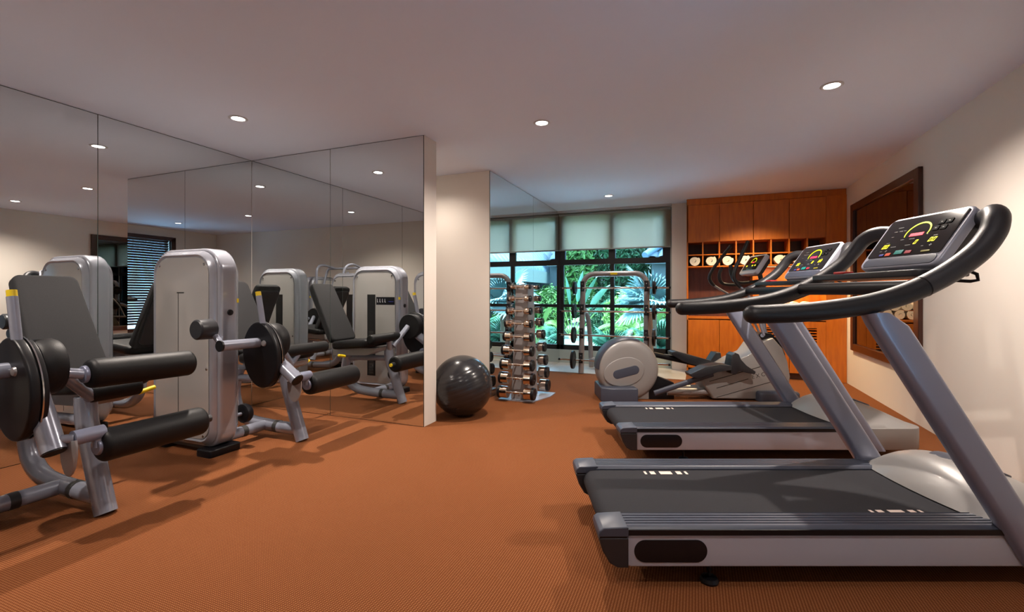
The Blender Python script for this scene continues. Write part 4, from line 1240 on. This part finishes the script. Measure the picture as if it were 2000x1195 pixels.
frond_plant('paddle_plant', 'upright fan shaped paddle leaved plant outside the left panes', 'plant', -3.0, 11.9,
            [(-38, 1.6, 1, .3), (-26, 1.75, 1, 1.0), (-15, 1.8, 1, .5), (-5, 1.7, 1, 1.2), (6, 1.85, 1, .6), (16, 1.8, 1, 1.0), (27, 1.7, 1, .3), (38, 1.6, 1, .8)], 'leaf_teal', 1, .085, True)
frond_plant('paddle_plant', 'tall bright paddle leaved plant outside the right panes', 'plant', -1.0, 9.6,
            [(-18, 1.1, 1, .5), (-4, 1.25, 1, 1.0), (10, 1.2, 1, .4), (22, 1.05, 1, .9)], 'leaf_bright', 1, .075)
# arching palm fronds near the window
def feather_palm(lab, x, y, n, L, mm, seed, h=.5):
    t = thing('feather_palm', lab, 'palm', (x, y, -.05))
    rnd = random.Random(seed); m = MB(); st = MB()
    MB().tube([(0, 0, 0), (0, 0, h)], .05, 8).build('trunk', 'bark', t)
    for i in range(n):
        az = 2 * PI * i / n + rnd.uniform(-.2, .2); el = rnd.uniform(.5, 1.1)
        pts = []
        for j in range(13):
            u = j / 12
            pts.append(Vector((math.cos(az) * L * u * math.cos(el) * 1.1, math.sin(az) * L * u * math.cos(el) * 1.1, h + L * (u * math.sin(el) - .62 * u * u))))
        st.tube(pts, .008, 5)
        sd = Vector((-math.sin(az), math.cos(az), 0))
        for j in range(2, 13):
            for k in (0, .5):
                if j == 12 and k: continue
                c = pts[j] if k == 0 else (pts[j] + pts[j + 1]) / 2
                d = (pts[j] - pts[j - 1]).normalized()
                ll = L * .30 * math.sin(PI * (.12 + .8 * (j + k) / 12.5))
                for s in (-1, 1):
                    e = c + (sd * s * .8 + d * .55 + Vector((0, 0, -.28))) * ll
                    w_ = d * .013
                    b = len(m.v); m.v += [tuple(c - w_), tuple(c + w_), tuple(e)]; m.f.append((b, b + 1, b + 2))
    m.build('fronds', mm, t, flat=True); st.build('frond_stems', 'leaf_mid', t)
feather_palm('feathery green palm outside the lower middle panes', -1.35, 10.6, 11, .95, 'leaf_bright', 3, .35)
feather_palm('feathery teal palm outside the lower right panes', -.40, 9.9, 12, .95, 'leaf_teal', 9, .45)

# neighbouring pavilions with tiled roofs
def tiled_roof(x0, x1, y0, y1, axis, z0, z1, pitch=.30, course=.42):
    """slope rises with axis direction; pan tiles as half round ridges"""
    m = MB()
    if axis == 'x':
        nu, nv = int((y1 - y0) / pitch) * 6, int((abs(x1 - x0)) / course) * 2
    else:
        nu, nv = int((x1 - x0) / pitch) * 6, int((abs(y1 - y0)) / course) * 2
    for side in (0, 1):
        for i in range(nv + 1):
            v = i / nv
            step = .06 * (1 if i % 2 == 0 else 0)
            for j in range(nu + 1):
                u = j / nu
                hh = .085 * abs(math.sin(PI * j / 6)) - step - side * .10
                if axis == 'x': m.v.append((x0 + (x1 - x0) * v, y0 + (y1 - y0) * u, z0 + (z1 - z0) * v + hh))
                else: m.v.append((x0 + (x1 - x0) * u, y0 + (y1 - y0) * v, z0 + (z1 - z0) * v + hh))
    W = nu + 1; off = (nv + 1) * W
    for i in range(nv):
        for j in range(nu):
            a = i * W + j
            m.f.append((a, a + 1, a + W + 1, a + W))
            if i in (0,): m.f.append((a, a + off, a + off + 1, a + 1))
    for i in range(nv):
        for j in range(nu):
            a = off + i * W + j
            if i % 1 == 0: m.f.append((a, a + W, a + W + 1, a + 1))
    return m
pv_ = thing('garden_pavilion', 'low pavilion with pale blue tiled roof, seen through the side mirror', 'building', (3.0, 13.5, -.05))
m = tiled_roof(.08, 3.9, 8.9, 24, 'x', 1.92, 5.6); m.xf(Matrix.Translation((-3.0, -13.5, .05)))
m.build('roof', 'roof_tile', pv_, sharp=50)
MB().box(-2.95, -2.80, -4.6, 4.5, 1.55, 1.90).build('fascia', 'eave_grey', pv_)
MB().box(-2.2, 3.0, -4.3, 4.4, 0, 1.75).build('wall', 'eave_grey', pv_)
for y in (-4.4, -1.5, 1.4, 4.2):
    MB().box(-2.9, -2.8, y - .05, y + .05, 0, 1.6).build('post', 'eave_grey', pv_)
p2 = thing('garden_house', 'grey house with pale blue tiled roof beyond the right window panes', 'building', (1.5, 16, -.05))
m = tiled_roof(-1.35, -.0, 13.8, 17.5, 'y', 2.25, 4.2); m.xf(Matrix.Translation((-1.5, -16, .05)))
m.build('roof', 'roof_tile', p2, sharp=50)
MB().tube([(-2.85, -2.25, 2.32), (-2.1, -1.2, 3.0), (-1.5, -.2, 3.6)], .11, 12).build('ridge_cap', 'roof_ridge', p2)
MB().box(-2.7, -1.45, -1.9, 1.0, 0, 2.35).build('wall', 'eave_grey', p2)
MB().box(-2.85, -1.45, -2.2, -2.12, 2.08, 2.30).build('fascia', 'eave_grey', p2)
